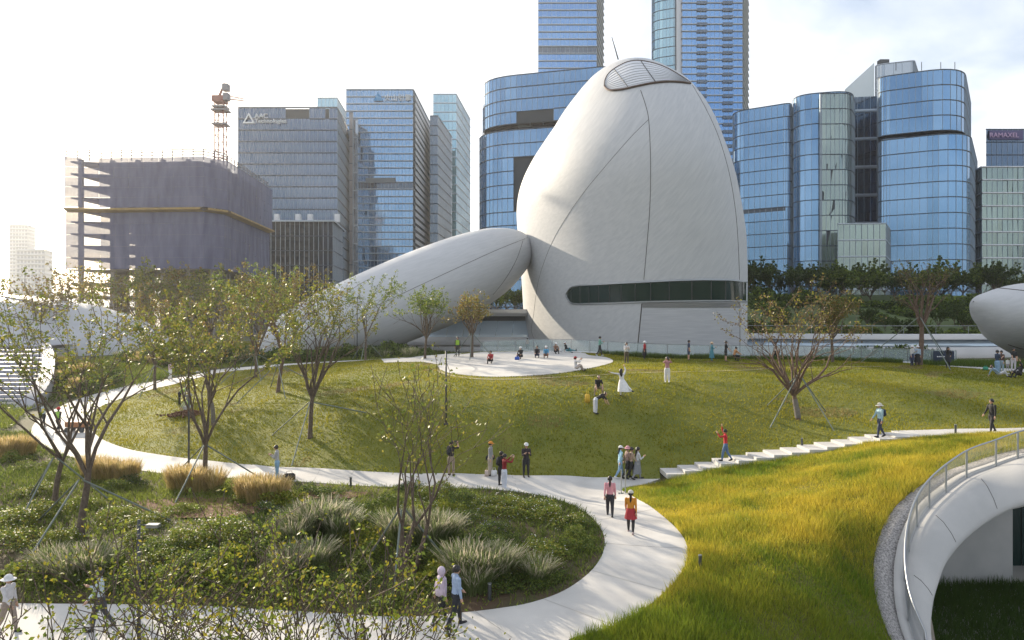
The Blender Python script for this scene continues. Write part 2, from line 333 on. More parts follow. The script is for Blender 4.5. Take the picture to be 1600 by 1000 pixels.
for k in (16, 31, 46): MB().tube([rail_c[k].lerp(lip_c[k], u) + Vector((0, 0, (v + u) * (rail_c[k].z - lip_c[k].z) + .004)) for u, v in prof[2:6]], .01, 5).build('seam', dark_joint, lip)
FZ = -3.6
court = MB().add([(12, 12, FZ), (46, 12, FZ), (46, 40, FZ), (12, 40, FZ)], [(0, 1, 2, 3)]).build('court_floor', conc); tag(court, kind='structure')
def cwall(pts, z0, tops_, name, mat):
    n = len(pts); return tag(MB().add([(*p, z0) for p in pts] + [(*p, t) for p, t in zip(pts, tops_)], [(i, i + 1, n + i + 1, n + i) for i in range(n - 1)]).build(name, mat), kind='structure')
cwp = [(14, 12), (13.6, 20), (14.2, 24), (15.6, 28), (18.2, 33.5), (23.4, 33.5), (23.4, 40)]
cwall(cwp, FZ - .1, [-2.6, -2.6, -2.1] + [g1(*p) - .3 for p in cwp[3:]], 'court_wall', conc2)
gl = MB()
for i in range(7): gl.add([(23.4 + i * 2.2, 36, FZ), (25.56 + i * 2.2, 36, FZ), (25.56 + i * 2.2, 36.02, 1.5), (23.4 + i * 2.2, 36.02, 1.5)], [(0, 1, 2, 3)])
cg = gl.build('court_glazing', green_glass); tag(cg, kind='structure')
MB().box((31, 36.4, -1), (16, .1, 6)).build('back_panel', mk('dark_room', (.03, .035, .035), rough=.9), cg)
# railing of the court
rl = empty('curved_railing', rail_c[20]); tag(rl, 'curved grey steel railing with wire mesh around the sunken court', 'railing')
def rel(pts, o): return [Vector(p) - o.location for p in pts]
MB().tube(rel([p + Vector((0, 0, 1.1)) for p in rail_c], rl), .034, 8).build('handrail', steel, rl, True)
MB().tube(rel([p + Vector((0, 0, .12)) for p in rail_c], rl), .012, 5).build('bottom_rail', steel, rl)
for px, py, Y, z in RAIL:
    p = min(rail_c, key=lambda c: (c - P(px, py, Y)).length) - rl.location; MB().box((0, 0, .53), (.07, .035, 1.1)).build('post', steel, rl).location = p
wm = MB()
for i in range(0, len(rail_c) - 1):
    a, b = rail_c[i], rail_c[i + 1]
    for k in range(4):
        p, q = a.lerp(b, k / 4), a.lerp(b, (k + 1.0) / 4)
        wm.tube(rel([p + Vector((0, 0, .12)), q + Vector((0, 0, 1.08))], rl), .0035, 3, caps=False); wm.tube(rel([q + Vector((0, 0, .12)), p + Vector((0, 0, 1.08))], rl), .0035, 3, caps=False)
wmo = wm.build('wire_mesh', steel, rl); wmo['kind'] = 'stuff'
# stairs
stairs = empty('stairs', (0, 0, 0)); tag(stairs, kind='structure')
zp = .68
for i in range(NS):
    u0 = i * Ls / NS; c = sa.xy + dirv * (u0 + Ls / NS * .55) + nrm * .45
    zz = max(g1(*(c + nrm * k)) for k in (-.7, 0, .7)); z = zp = max(zp + .08, zz + .07)
    s_ = MB().box((0, 0, 0), (Ls / NS * 1.1, 1.5, .24)).build('step', conc, stairs); s_.location = (c.x, c.y, z - .12); s_.rotation_euler = (0, 0, ang)
    bm = bmesh.new(); bm.from_mesh(s_.data); bmesh.ops.bevel(bm, geom=bm.edges[:], offset=.012, segments=1, affect='EDGES'); bm.to_mesh(s_.data); bm.free()
top_path = drape('upper_path', [tuple(sb.xy - dirv * .2 - nrm * .2), tuple(sb.xy - dirv * .2 + nrm * 1.5)] + onz([(1500,671.5),(1560,671),(1640,669)]) + onz([(1680,676),(1600,679),(1500,682)]), .8, .06, conc, skirt=.2)
# oval plaza on the mound, light worn edge line round it
oval = sl(onz([(684,573),(692,580),(720,586),(760,589),(800,589),(850,586),(900,580),(940,572),(958,565),(945,558.5),(920,555.5)]) + [(6.5, 68.6), (2.5, 69.8), (-1.5, 68.6), (-4.5, 65.5), (-6.2, 61.5)] , 5)
plaza = drape('oval_plaza', oval, .8, .05, conc, skirt=.15)
rim = sl(onz([(683,578),(700,586),(740,592),(800,593),(860,590.5),(930,586.5),(1000,583),(1080,581),(1170,578.5),(1220,575.5),(1330,573.5),(1420,572.5)]), 6)
tag(strip('worn_track', off2(rim, .16), off2(rim, -.16), .03, mk('dry_track', (.34, .28, .15), (.26, .24, .10), 3, .9)), kind='structure')
plz = sl([(7.5, 64.5), (12, 63.6), (20, 63.5), (30, 62), (36, 59), (40, 54)], 6)
side_q = onz([(590,560),(640,553),(690,545)]) + [(-9, 80), (-3, 79), (-4.5, 68.5)] + onz([(690,571),(660,566),(600,567)])
side_path = drape('side_path', side_q, 1, .05, conc, skirt=.15)
plaza_q = oval; east_q = onz([(1466,571),(1500,574.5),(1560,579),(1610,583),(1640,580),(1640,573)]) + onz([(1570,571),(1520,568),(1475,566)])
ep = drape('east_path', east_q, .8, .04, conc, skirt=.1)
# ------------------------------------------------------------------ the stone-like white pavilions
def clad(name, ang, sc, base=(.46, .475, .495), b2=(.53, .54, .555)):
    m = mk(name, base, b2, 1.0, .62, bump=0, spec=.2, stretch=((0, ang, .35), sc), detail=8)
    n, l = m.node_tree.nodes, m.node_tree.links; b = n['Principled BSDF']
    t = n.new('ShaderNodeTexCoord'); mp = n.new('ShaderNodeMapping'); mp.vector_type = 'TEXTURE'; mp.inputs['Rotation'].default_value = (0, ang, .35); mp.inputs['Scale'].default_value = tuple(1 / (k * 2.4) for k in sc)
    l.new(t.outputs['Object'], mp.inputs[0]); nz = n.new('ShaderNodeTexNoise'); nz.inputs['Scale'].default_value = 1; nz.inputs['Detail'].default_value = 3; l.new(mp.outputs[0], nz.inputs['Vector'])
    bp = n.new('ShaderNodeBump'); bp.inputs['Strength'].default_value = .2; bp.inputs['Distance'].default_value = .05; l.new(nz.outputs[0], bp.inputs['Height']); l.new(bp.outputs[0], b.inputs['Normal'])
    return m
shell_m = clad('brushed_shell', R(35), (5.5, 1.2, .5))
tube_m = clad('brushed_shell_low', R(-20), (.6, 1.2, 5.5), (.46, .475, .495), (.52, .53, .55))
def rings_mesh(name, rings, mat, parent, capend=False):
    n, k = len(rings), len(rings[0]); V = np.array(rings).reshape(-1, 3)
    Fq = [(i * k + j, i * k + (j + 1) % k, (i + 1) * k + (j + 1) % k, (i + 1) * k + j) for i in range(n - 1) for j in range(k)]
    return fast(name, V, Fq, mat, parent, smooth=True)
YC = 94.0
EGG = [(14.3, 12.2, 2.0, 94.0), (14.36, 12.36, 3.6, 94.0), (14.29, 12.41, 5.65, 93.99), (14.23, 12.46, 7.71, 93.96), (14.17, 12.5, 9.76, 93.92), (14.1, 12.55, 11.81, 93.86), (14.02, 12.6, 13.87, 93.78), (13.91, 12.62, 15.92, 93.68), (13.76, 12.63, 17.97, 93.56), (13.51, 12.59, 20.03, 93.43), (13.23, 12.48, 22.08, 93.27), (12.99, 12.32, 24.14, 93.1), (12.85, 11.96, 26.19, 92.92), (12.87, 11.35, 28.24, 92.71), (13.13, 10.55, 30.3, 92.49), (13.5, 9.53, 32.35, 92.24), (13.81, 8.32, 34.4, 91.98), (13.89, 6.98, 36.46, 91.71), (13.78, 5.1, 38.51, 91.41), (13.73, 4.37, 39.2, 91.31), (13.69, 3.79, 39.71, 91.23), (13.67, 3.28, 40.05, 91.18), (13.64, 2.68, 40.39, 91.12), (13.62, 1.9, 40.74, 91.07), (13.61, 1.34, 40.91, 91.04), (13.61, 0.01, 41.08, 91.01)]
W1 = smooth_line(EGG, 4)[::-1]; al = R(20.4); rings = []
for xc, hw, z, yc in W1:
    a, b = .852 * max(hw, .01), 1.73 * max(hw, .01); ring = []
    for j in range(128):
        t = 2 * math.pi * j / 128; u, v = a * math.cos(t), b * math.sin(t)
        ring.append((xc + u * math.cos(al) - v * math.sin(al), yc + u * math.sin(al) + v * math.cos(al), z))
    rings.append(ring)
egg = empty('pavilion', (W1[-1][0], YC, 3.5)); tag(egg, 'tall egg-shaped white pavilion with a long dark window slit', 'pavilion')
rings = [[(p[0] - egg.location.x, p[1] - egg.location.y, p[2] - egg.location.z) for p in r] for r in rings]
body = rings_mesh('shell', rings, shell_m, egg)
def bvh_of(*obs):
    V = []; T = []
    bpy.context.view_layer.update()
    for ob in obs:
        k = len(V); M = ob.matrix_world; V += [M @ v.co for v in ob.data.vertices]; T += [tuple(i + k for i in p.vertices) for p in ob.data.polygons]
    return BVHTree.FromPolygons(V, T)
EYE = Vector((0, 0, CZ))
def hit(tree, px, py, lift):
    d = (P(px, py, 1) - EYE).normalized(); loc, nor, i, dist = tree.ray_cast(EYE, d)
    if loc is None: return None
    if nor.dot(d) > 0: nor = -nor
    return loc + nor * lift
def seam(tree, pts, parent, r=.034, name='seam', mat=None, lift=.0):
    q = [hit(tree, p[0], p[1], lift) for p in smooth_line(pts, 8)]; q = [p - parent.location for p in q if p is not None]
    if len(q) > 2: return MB().tube(q, r, 6).build(name, mat or dark_joint, parent)
def patch(tree, top, bot, nu, nv, lift, name, mat, parent, sm=True):
    V = []
    tp = smooth_line(top, nu); bt = smooth_line(bot, nu)
    for a, b in zip(tp, bt):
        for j in range(nv + 1):
            t = j / nv; p = hit(tree, a[0] + (b[0] - a[0]) * t, a[1] + (b[1] - a[1]) * t, lift)
            if p is None: return None
            V.append(p - parent.location)
    k = nv + 1; return fast(name, V, [(i * k + j, i * k + j + 1, (i + 1) * k + j + 1, (i + 1) * k + j) for i in range(len(tp) - 1) for j in range(nv)], mat, parent, smooth=sm)
te = bvh_of(body)
seam(te, [(1001,141),(1009,165),(1013.5,187),(1016,230),(1016.5,280),(1015,330),(1011,380),(1006,437)], egg)
seam(te, [(1003,474),(1000,505),(997,535),(995,560)], egg, .06)
seam(te, [(1082,133),(1102,168),(1122,212),(1138,265),(1148,320),(1153,375),(1155.5,437)], egg)
seam(te, [(1155.5,472),(1156,510),(1156,556)], egg, .045)
seam(te, [(1013,187),(985,215),(950,255),(915,297),(888,335),(866,372),(850,410),(840,445),(834,490),(831,520),(846,548)], egg, .026)
slit_x = [886.5,893,907,921,936,953,971,993,1017,1046,1081,1111,1133,1149,1159,1165.5]
tops = lambda x: float(np.interp(x, [885,887,890,895,905,960,1010,1060,1100,1140,1167], [461,455,451,448,446,443,440.5,438,437,437.5,440.5]))
bots = lambda x: float(np.interp(x, [885,887,890,895,905,960,1010,1060,1100,1140,1167], [461,468,472,474.5,475,473.5,471.5,470.5,470,470,471]))
slit = empty('window_band', (0, 0, 0)); slit.parent = egg; slit.location = (0, 0, 0)
for a, b in zip(slit_x[:-1], slit_x[1:]):
    xs = np.linspace(a + .25, b - .25, 4); o_ = patch(te, [(x, tops(x) + .4) for x in xs], [(x, bots(x) - .4) for x in xs], 2, 2, .05, 'window_pane', green_glass, egg)
    if o_: o_.parent = slit
fr = [(x, tops(x)) for x in [885.2] + list(np.linspace(886, 1166.5, 60))]; fb = [(x, bots(x)) for x in np.linspace(1166.5, 886, 60)] + [(885.2, 461)]
for nm, l_ in (('window_frame', fr), ('window_frame', fb)):
    o_ = MB().tube([hit(te, x, y, .03) - egg.location for x, y in l_ if hit(te, x, y, .03) is not None], .11, 6).build(nm, steel, egg); o_.parent = slit
for x in slit_x[1:-1]:
    o_ = MB().tube([hit(te, x, tops(x) + (bots(x) - tops(x)) * t, .06) - egg.location for t in (0, .5, 1)], .05, 5).build('mullion', dsteel, egg); o_.parent = slit
patch(te, [(x, 472.6) for x in np.linspace(1004, 1155, 12)], [(x, 480.5) for x in np.linspace(1004, 1155, 12)], 2, 2, .06, 'metal_strip', mk('brushed_strip', (.22, .225, .23), rough=.4, metal=.6), egg)
patch(te, [(x, 481.5) for x in np.linspace(1003.5, 1155, 12)], [(x, 556) for x in np.linspace(998, 1155, 12)], 2, 6, .04, 'entrance_panel', clad('panel_cladding', R(0), (.5, .5, 9), (.42, .43, .455), (.50, .51, .53)), egg)
# skylight
sk = empty('skylight', (0, 0, 0)); sk.parent = egg
s_top = [(945,134),(946,126),(950,117.5),(957,110.5),(967,104),(980,98),(995,95.5),(1012,97.5),(1030,102.5),(1047,110),(1062,119),(1078,130)]
s_bot = [(945.5,135),(948,138.5),(954,141.5),(963,141.5),(975,140),(988,137),(1000,134.5),(1015,131.5),(1030,129.5),(1047,128.5),(1062,129.3),(1078,131)]
sky_glass = mk('skylight_glass', (.62, .64, .68), rough=.35, metal=0, spec=.5)
tp = smooth_line(s_top, 3); bt = smooth_line(s_bot, 3)
o_ = patch(te, s_top, s_bot, 3, 8, .08, 'glass', sky_glass, egg)
if o_: o_.parent = sk
def sl_line(pts, r, nm, mat):
    q = [hit(te, *p, .1) for p in pts]; q = [p - egg.location for p in q if p is not None]
    if len(q) > 1: o = MB().tube(q, r, 5).build(nm, mat, egg); o.parent = sk
bronze = mk('bronze_trim', (.12, .085, .07), rough=.45, metal=.5)
sl_line(tp, .07, 'frame', bronze); sl_line(bt, .13, 'frame', bronze)
def sv(u, v):
    i = u * (len(tp) - 1); k = min(int(i), len(tp) - 2); f = i - k; a = tp[k] * (1 - f) + tp[k + 1] * f; b = bt[k] * (1 - f) + bt[k + 1] * f; return tuple(a + (b - a) * v)
for q in range(1, 10): sl_line([sv(u, 1 - q / 10 * (1 - (1 - u) ** 2.2 * .55 * (1 - q / 10))) for u in np.linspace(.02, .99, 26)], .022, 'glazing_bar', steel)
for u in (.3, .58): sl_line([sv(u + .12 * v, v) for v in np.linspace(0, 1, 9)], .05, 'glazing_bar', dsteel)
mast = MB().tube([P(966, 93, YC) - egg.location, P(956, 58, YC) - egg.location], [.1, .05], 6).build('lightning_rod', dsteel, egg)
# leaning pebble and right pebble
def pebble(name, C, ysq, mat, label, n=5, k=56):
    pts = smooth_line([(*P(px, py, Y), r / F * Y) for px, py, Y, r in C], n); base = Vector(pts[len(pts) // 2][:3]); base.z = 4
    o = empty(name, base); tag(o, label, 'pavilion'); rings = []
    for i, q in enumerate(pts):
        d = Vector(pts[min(i + 1, len(pts) - 1)][:3]) - Vector(pts[max(i - 1, 0)][:3]); d.normalize()
        b = Vector((-d.y, d.x, 0)).normalized(); a = d.cross(b).normalized()
        rings.append([tuple(Vector(q[:3]) - base + (a * math.cos(t) + b * math.sin(t) * ysq) * max(q[3], .01)) for t in [2 * math.pi * j / k for j in range(k)]])
    return o, rings_mesh('shell', rings, mat, o)
tube, tb = pebble('leaning_pavilion', [(400,548,80,8),(420,544,80.5,26),(452,534,81.5,43),(500,518,83,55),(560,497,86,62),(640,464,89.5,64.5),(700,440,92,64),(745,419,93.5,58),(778,403,94.5,49.5),(803,391,95,37.5),(819,383.5,95.3,25),(827,380,95.4,14),(831,378,95.5,2)], 1.25, tube_m, 'white elongated pavilion leaning against the egg-shaped one')
tt = bvh_of(tb)
seam(tt, [(828,370),(780,389),(720,416),(660,444),(600,472),(555,492),(520,508)], tube, .03)
seam(tt, [(817,376),(810,398),(800,419),(786,441),(770,461)], tube, .03)
seam(tt, [(528,470),(545,456),(562,444),(585,432)], tube, .03)
peb, pb = pebble('oval_pavilion', [(1521,471,66,1),(1524,472,66,9),(1532,475,66,18),(1548,481,66,31),(1572,488,66,44.5),(1600,495.5,66.3,55),(1655,507,67,69),(1740,520,68,79),(1830,525,69,70),(1890,527,70,40),(1912,527,70,3)], 1.4, tube_m, 'smooth white oval pavilion cut by the right edge of the photo')
tpb = bvh_of(pb); seam(tpb, [(1554,449.5),(1575,451.5),(1599,454),(1640,458)], peb, .05); seam(tpb, [(1575,538),(1590,543),(1610,548),(1640,556)], peb, .05)
# white shell roof far left with a rail, amphitheatre steps
sh = empty('shell_roof', (-75, 100, 4.5)); tag(sh, 'low white shell roof beyond the white steps', 'pavilion')
dm = MB(); dm.ball((0, 0, -1), (28, 14, 8.8), 48, 24); dome = dm.build('shell', mk('far_shell', (.40, .42, .45), (.46, .47, .5), .3, .6), sh, True)
td = bvh_of(dome); seam(td, [(0,463),(30,468),(60,475),(95,485)], sh, .1, 'roof_edge'); seam(td, [(0,493),(40,498),(80,506)], sh, .06)
for i in range(9):
    p = hit(td, 2 + i * 11, 463 + i * 2.5, 0)
    if p: MB().tube([p - sh.location, p - sh.location + Vector((0, 0, 1))], .03, 4).build('rail_post', steel, sh)
am = empty('amphitheatre', (-55, 60, 1)); tag(am, 'white amphitheatre steps with dark risers beside the curving path', 'amphitheatre')
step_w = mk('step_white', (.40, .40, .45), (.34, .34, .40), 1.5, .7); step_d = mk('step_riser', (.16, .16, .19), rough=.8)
edge = [(60,536),(65,552),(66,570),(62,590),(52,610),(37,630),(15,650),(-10,668)]; ey = np.array([e[1] for e in edge]); exx = np.array([e[0] for e in edge]); er = []
for i in range(19):
    py = 655 - 6.35 * i; z = 1.0 + .255 * i; p = PZ(float(np.interp(py, ey, exx)), py, z); pn = PZ(0, py - 6.35, z + .255); dep = pn.y - p.y
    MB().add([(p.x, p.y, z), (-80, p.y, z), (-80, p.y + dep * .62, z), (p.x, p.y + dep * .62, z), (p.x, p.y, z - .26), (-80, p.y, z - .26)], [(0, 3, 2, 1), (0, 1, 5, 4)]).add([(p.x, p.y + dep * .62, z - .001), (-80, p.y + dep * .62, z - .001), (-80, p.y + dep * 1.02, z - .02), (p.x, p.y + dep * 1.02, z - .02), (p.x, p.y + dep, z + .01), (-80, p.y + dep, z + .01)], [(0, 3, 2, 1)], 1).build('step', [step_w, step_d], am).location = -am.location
    er.append(Vector((p.x, p.y, z)))
er = [Vector(v) for v in smooth_line(er, 2)]; ew = MB(); n = len(er)
ew.add([v + Vector((0, 0, .35)) for v in er] + [v + Vector((1.1, .2, .35)) for v in er] + [v - Vector((0, 0, 1)) for v in er] + [v + Vector((1.1, .2, -1.5)) for v in er], [f for i in range(n - 1) for f in ((i, i + 1, n + i + 1, n + i), (i, 2 * n + i, 2 * n + i + 1, i + 1), (n + i, n + i + 1, 3 * n + i + 1, 3 * n + i))]).build('side_wall', mk('grey_side_wall', (.30, .31, .34), (.36, .36, .39), 1, .7), am).location = -am.location
# ------------------------------------------------------------------ low white buildings round the pavilions
pale_glass = mk('pale_sloped_glass', (.55, .66, .76), rough=.1, metal=.3)
lb = empty('low_building', (-3, 101, 4.5)); tag(lb, 'low white building with sloping glass between the two large pavilions', 'building')
def bar(x0, x1, y, z0, z1, d, nm, m, par, rnd=0):
    b = MB().box(((x0 + x1) / 2, y + d / 2, (z0 + z1) / 2), (x1 - x0, d, z1 - z0)); o = b.build(nm, m, par); o.location = -par.location
    if rnd:
        bm = bmesh.new(); bm.from_mesh(o.data); bmesh.ops.bevel(bm, geom=bm.edges[:], offset=rnd, segments=3, affect='EDGES'); bm.to_mesh(o.data); bm.free(); o.data.polygons.foreach_set('use_smooth', [True] * len(o.data.polygons))
    return o
bar(-14, 6, 98, 9.15, 10.1, 8, 'roof', white_shell, lb, .3); bar(-13, 5, 100, 8.3, 9.15, 5, 'clerestory', dsteel, lb); bar(-16, 6, 97.5, 5.2, 6.3, 7, 'plinth', white_shell, lb, .2); bar(-18, 6, 95, 4.2, 5.0, 8, 'base', white_shell, lb, .15)
for i in range(8):
    x = -13.5 + i * 2.25; MB().add([(x, 97.9, 6.3), (x + 2.2, 97.9, 6.3), (x + 2.5, 100, 8.5), (x + .3, 100, 8.5)], [(0, 1, 2, 3)]).build('glass_panel', pale_glass, lb).location = -lb.location
wk = empty('ring_walkway', (45, 86, 5)); tag(wk, 'white curving elevated walkway with glass wall and steel rail below the green terraces', 'walkway')
wl = smooth_line([(26.5, 90, 0), (36, 86, 0), (46, 84, 0), (58, 85, 0), (72, 90, 0)], 6)
def ribbon(l, d, z0, z1, nm, m, par):
    A = np.array(l); n = len(A); t = np.gradient(A[:, :2], axis=0); t /= np.linalg.norm(t, axis=1)[:, None]; B = A[:, :2] + np.c_[-t[:, 1], t[:, 0]] * d; o3 = np.array(par.location)
    V = np.r_[np.c_[A[:, :2], np.full(n, z0)], np.c_[A[:, :2], np.full(n, z1)], np.c_[B, np.full(n, z1)], np.c_[B, np.full(n, z0)]] - o3
    return fast(nm, V, [f for i in range(n - 1) for f in ((i, i + 1, n + i + 1, n + i), (n + i, n + i + 1, 2 * n + i + 1, 2 * n + i), (2 * n + i, 2 * n + i + 1, 3 * n + i + 1, 3 * n + i))], m, par)
ribbon(wl, 3, 6.35, 6.95, 'deck', white_shell, wk); ribbon([(p[0], p[1] + .8, 0) for p in wl], 1.5, 5.5, 6.35, 'glass_wall', pale_glass, wk); ribbon([(p[0], p[1] - 1.5, 0) for p in wl], 4, 4.2, 5.45, 'ramp_wall', white_shell, wk)
MB().tube([Vector((p[0], p[1] + .2, 7.95)) - wk.location for p in wl], .04, 5).build('rail', steel, wk)
for p in wl[::2]: MB().tube([Vector((p[0], p[1] + .2, 6.9)) - wk.location, Vector((p[0], p[1] + .2, 7.95)) - wk.location], .03, 4).build('rail_post', steel, wk)
# glass fence along the crest of the mound
fl = smooth_line([(-3.2, 77, 0), (-2.9, 73.2, 0), (1, 71.2, 0), (7, 69.2, 0), (12, 66.2, 0), (20, 65.2, 0), (28, 64.6, 0), (34, 63.6, 0), (39, 62.3, 0)], 40)
L2 = [0.]
for a, b in zip(fl[:-1], fl[1:]): L2.append(L2[-1] + np.linalg.norm(b - a))
fence = empty('glass_fence', (12, 66.2, 5)); tag(fence, 'low glass fence with steel posts along the crest of the lawn', 'fence')
fpts = []
for s_ in np.arange(0, L2[-1], 1.9): q = [np.interp(s_, L2, [p[i] for p in fl]) for i in (0, 1)]; fpts.append(Vector((q[0], q[1], g1(*q))))
for a, b in zip(fpts[:-1], fpts[1:]):
    d = (b - a) * .02; lo, hi = Vector((0, 0, .12)), Vector((0, 0, 1.22)); th = Vector((0, .012, 0)); vs = [a + d + lo, b - d + lo, b - d + hi, a + d + hi]
    MB().add([v - fence.location for v in vs] + [v + th - fence.location for v in vs], [(0, 1, 2, 3), (7, 6, 5, 4), (3, 2, 6, 7), (0, 4, 5, 1)]).build('glass_panel', glass_f, fence)
for a in fpts: MB().box((0, 0, .62), (.05, .05, 1.25)).build('post', steel, fence).location = a - fence.location
MB().tube([a + Vector((0, 0, 1.25)) - fence.location for a in fpts], .025, 5).build('handrail', steel, fence)
MB().tube([a + Vector((0, 0, .03)) - fence.location for a in fpts], .13, 4).build('kerb', white_shell, fence)
# ------------------------------------------------------------------ towers
def glassm(n, c, c2=None, rough=.07, metal=.75): return mk(n, c, c2, .05, rough, metal, spec=.6)
gA = glassm('blue_glass', (.155, .285, .46), (.21, .36, .545)); gB = glassm('grey_blue_glass', (.095, .135, .20), (.125, .17, .245)); gC = glassm('teal_glass', (.26, .43, .52), (.32, .5, .58))
gD = glassm('deep_blue_glass', (.11, .25, .50), (.15, .31, .56)); gE = glassm('dark_glass', (.06, .085, .12), (.09, .12, .16)); gF = glassm('greenish_glass', (.30, .36, .33), (.20, .25, .25), .16)
band_d = mk('dark_spandrel', (.07, .09, .12), rough=.5); band_l = mk('pale_fin', (.42, .47, .53), rough=.45); band_w = mk('white_fin', (.70, .71, .74), rough=.5)
mull = mk('mullion', (.30, .36, .42), rough=.4, metal=.4); mull_d = mk('mullion_dark', (.09, .11, .14), rough=.5); core_m = mk('core', (.05, .06, .07), rough=.9)
def rpoly(pts, rad, k=7):
    o = []; n = len(pts)
    for i in range(n):
        p = Vector(pts[i]); a = Vector(pts[i - 1]) - p; b = Vector(pts[(i + 1) % n]) - p; r = min(rad[i], a.length * .48, b.length * .48)
        if r < .1: o.append((p.x, p.y)); continue
        A, B = p + a.normalized() * r, p + b.normalized() * r
        for j in range(k + 1): t = j / k; q = A * (1 - t) ** 2 + p * 2 * t * (1 - t) + B * t * t; o.append((q.x, q.y))
    return o
def plan4(a, b, c):
    """plan from (px,Y) of front left, front right and back right corner"""
    q = [Vector(((p - CX) / F * Y, Y)) for p, Y in (a, b, c)]; return [tuple(q[0]), tuple(q[1]), tuple(q[2]), tuple(q[0] + q[2] - q[1])]
def zat(py, Y): return CZ - (py - HY) / F * Y
def tower(name, label, plan, z0, z1, fh, pw, glass, band=None, bh=.5, bout=.12, mul=mull, mw=.09, jit=.012, parent=None, cat='building', seed=1, skip=None, altglass=None, bstep=1):
    r = np.random.default_rng(seed); pl = np.array(plan)
    ar = np.sum(pl[:, 0] * np.roll(pl[:, 1], -1) - np.roll(pl[:, 0], -1) * pl[:, 1])
    if ar < 0: pl = pl[::-1]
    o = parent or empty(name, (*pl.mean(0), z0))
    if parent is None: tag(o, label, cat)
    O = np.array(o.location)
    c = pl.mean(0); inn = c + (pl - c) * .985; n = len(pl)
    V = np.r_[np.c_[inn, np.full(n, z0)], np.c_[inn, np.full(n, z1 - .4)]] - O
    me = bpy.data.meshes.new('wall'); me.from_pydata([tuple(v) for v in V], [], [(i, (i + 1) % n, n + (i + 1) % n, n + i) for i in range(n)] + [tuple(range(n, 2 * n))]); me.materials.append(core_m); link('wall', me, o)
    segs = []
    for i in range(n):
        a, b = pl[i], pl[(i + 1) % n]; t = b - a; ln = np.linalg.norm(t); nn = np.array([t[1], -t[0]]) / max(ln, 1e-6)
        if nn @ (-(a + b) / 2) < -.15 * np.linalg.norm((a + b) / 2): continue
        k = max(1, round(ln / pw))
        for j in range(k): segs.append((a + t * j / k, a + t * (j + 1) / k, nn))
    A = np.array([s[0] for s in segs]); B = np.array([s[1] for s in segs]); NN = np.array([s[2] for s in segs]); m = len(segs)
    nf = max(1, round((z1 - z0) / fh)); fh = (z1 - z0) / nf
    for f in range(nf):
        za, zb = z0 + f * fh, z0 + (f + 1) * fh; keep = np.ones(m, bool)
        if skip is not None: keep = np.array([not skip((A[i] + B[i]) / 2, (za + zb) / 2) for i in range(m)])
        if not keep.any(): continue
        a, b, nn = A[keep], B[keep], NN[keep]; q = len(a); e = r.normal(0, jit, (q, 4)) * pw * .5
        def row(p, z, k): return np.c_[p + nn * e[:, k:k + 1], np.full(q, z)]
        V = np.stack([row(a, za, 0), row(b, za, 1), row(b, zb, 2), row(a, zb, 3)], 1).reshape(-1, 3) - O
        gm = glass
        if altglass: gm = altglass(f, nf) or glass
        ki = np.flatnonzero(keep); cuts = np.r_[0, np.flatnonzero(np.diff(ki) > 1) + 1, q]
        for c0, c1 in zip(cuts[:-1], cuts[1:]): fast('floor_glazing', V[c0 * 4:c1 * 4], np.arange((c1 - c0) * 4).reshape(-1, 4), gm, o)
    if band is not None:
        for f in range(0, nf + 1, bstep):
            z = z0 + f * fh; k2 = keep_all = np.ones(m, bool)
            if skip is not None: k2 = np.array([not skip((A[i] + B[i]) / 2, z) for i in range(m)])
            a, b, nn = A[k2], B[k2], NN[k2]; q = len(a)
            if not q: continue
            def row(p, zz, d): return np.c_[p + nn * d, np.full(q, zz)]
            V = np.concatenate([row(a, z - bh / 2, bout), row(b, z - bh / 2, bout), row(b, z + bh / 2, bout), row(a, z + bh / 2, bout), row(a, z + bh / 2, -.2), row(b, z + bh / 2, -.2), row(a, z - bh / 2, -.2), row(b, z - bh / 2, -.2)]) - O
            i = np.arange(q); fast('floor_band', V, np.concatenate([np.c_[i, q + i, 2 * q + i, 3 * q + i], np.c_[3 * q + i, 2 * q + i, 5 * q + i, 4 * q + i], np.c_[6 * q + i, 7 * q + i, q + i, i]]), band, o)
    if mul is not None:
        t = (B - A) / np.linalg.norm(B - A, axis=1)[:, None]; d = .1
        if skip is None: zz = [(z0, z1)]
        else: zz = [(z0 + f * fh, z0 + (f + 1) * fh) for f in range(nf)]
        VV = []
        for za, zb in zz:
            k2 = np.ones(m, bool) if skip is None else np.array([not skip((A[i] + B[i]) / 2, (za + zb) / 2) for i in range(m)])
            a, nn, tt = A[k2], NN[k2], t[k2]
            if not len(a): continue
            def row(s, dd, z): return np.c_[a + tt * s + nn * dd, np.full(len(a), z)]
            for s1, d1, s2, d2 in ((-mw / 2, 0, -mw / 2, d), (-mw / 2, d, mw / 2, d), (mw / 2, d, mw / 2, 0)):
                VV.append(np.stack([row(s1, d1, za), row(s2, d2, za), row(s2, d2, zb), row(s1, d1, zb)], 1).reshape(-1, 3))
        V = np.concatenate(VV) - O; fast('mullions', V, np.arange(len(V)).reshape(-1, 4), mul, o)['kind'] = 'stuff'
    return o
def sign(txt, px, py, Y, h, mat, par, name='sign_lettering', ext=.25, font=None):
    cu = bpy.data.curves.new(name, 'FONT'); cu.body = txt; cu.size = h; cu.extrude = ext; cu.align_x = 'LEFT'
    t = bpy.data.objects.new(name, cu); COL.objects.link(t); dg = bpy.context.evaluated_depsgraph_get(); me = bpy.data.meshes.new_from_object(t.evaluated_get(dg)); bpy.data.objects.remove(t)
    me.materials.append(mat); o = link(name, me, par); o.location = P(px, py, Y) - par.location; o.rotation_euler = (R(90), 0, 0); return o
letter_w = mk('sign_white', (.75, .77, .8), rough=.5); letter_b = mk('sign_blue', (.05, .28, .55), rough=.4)
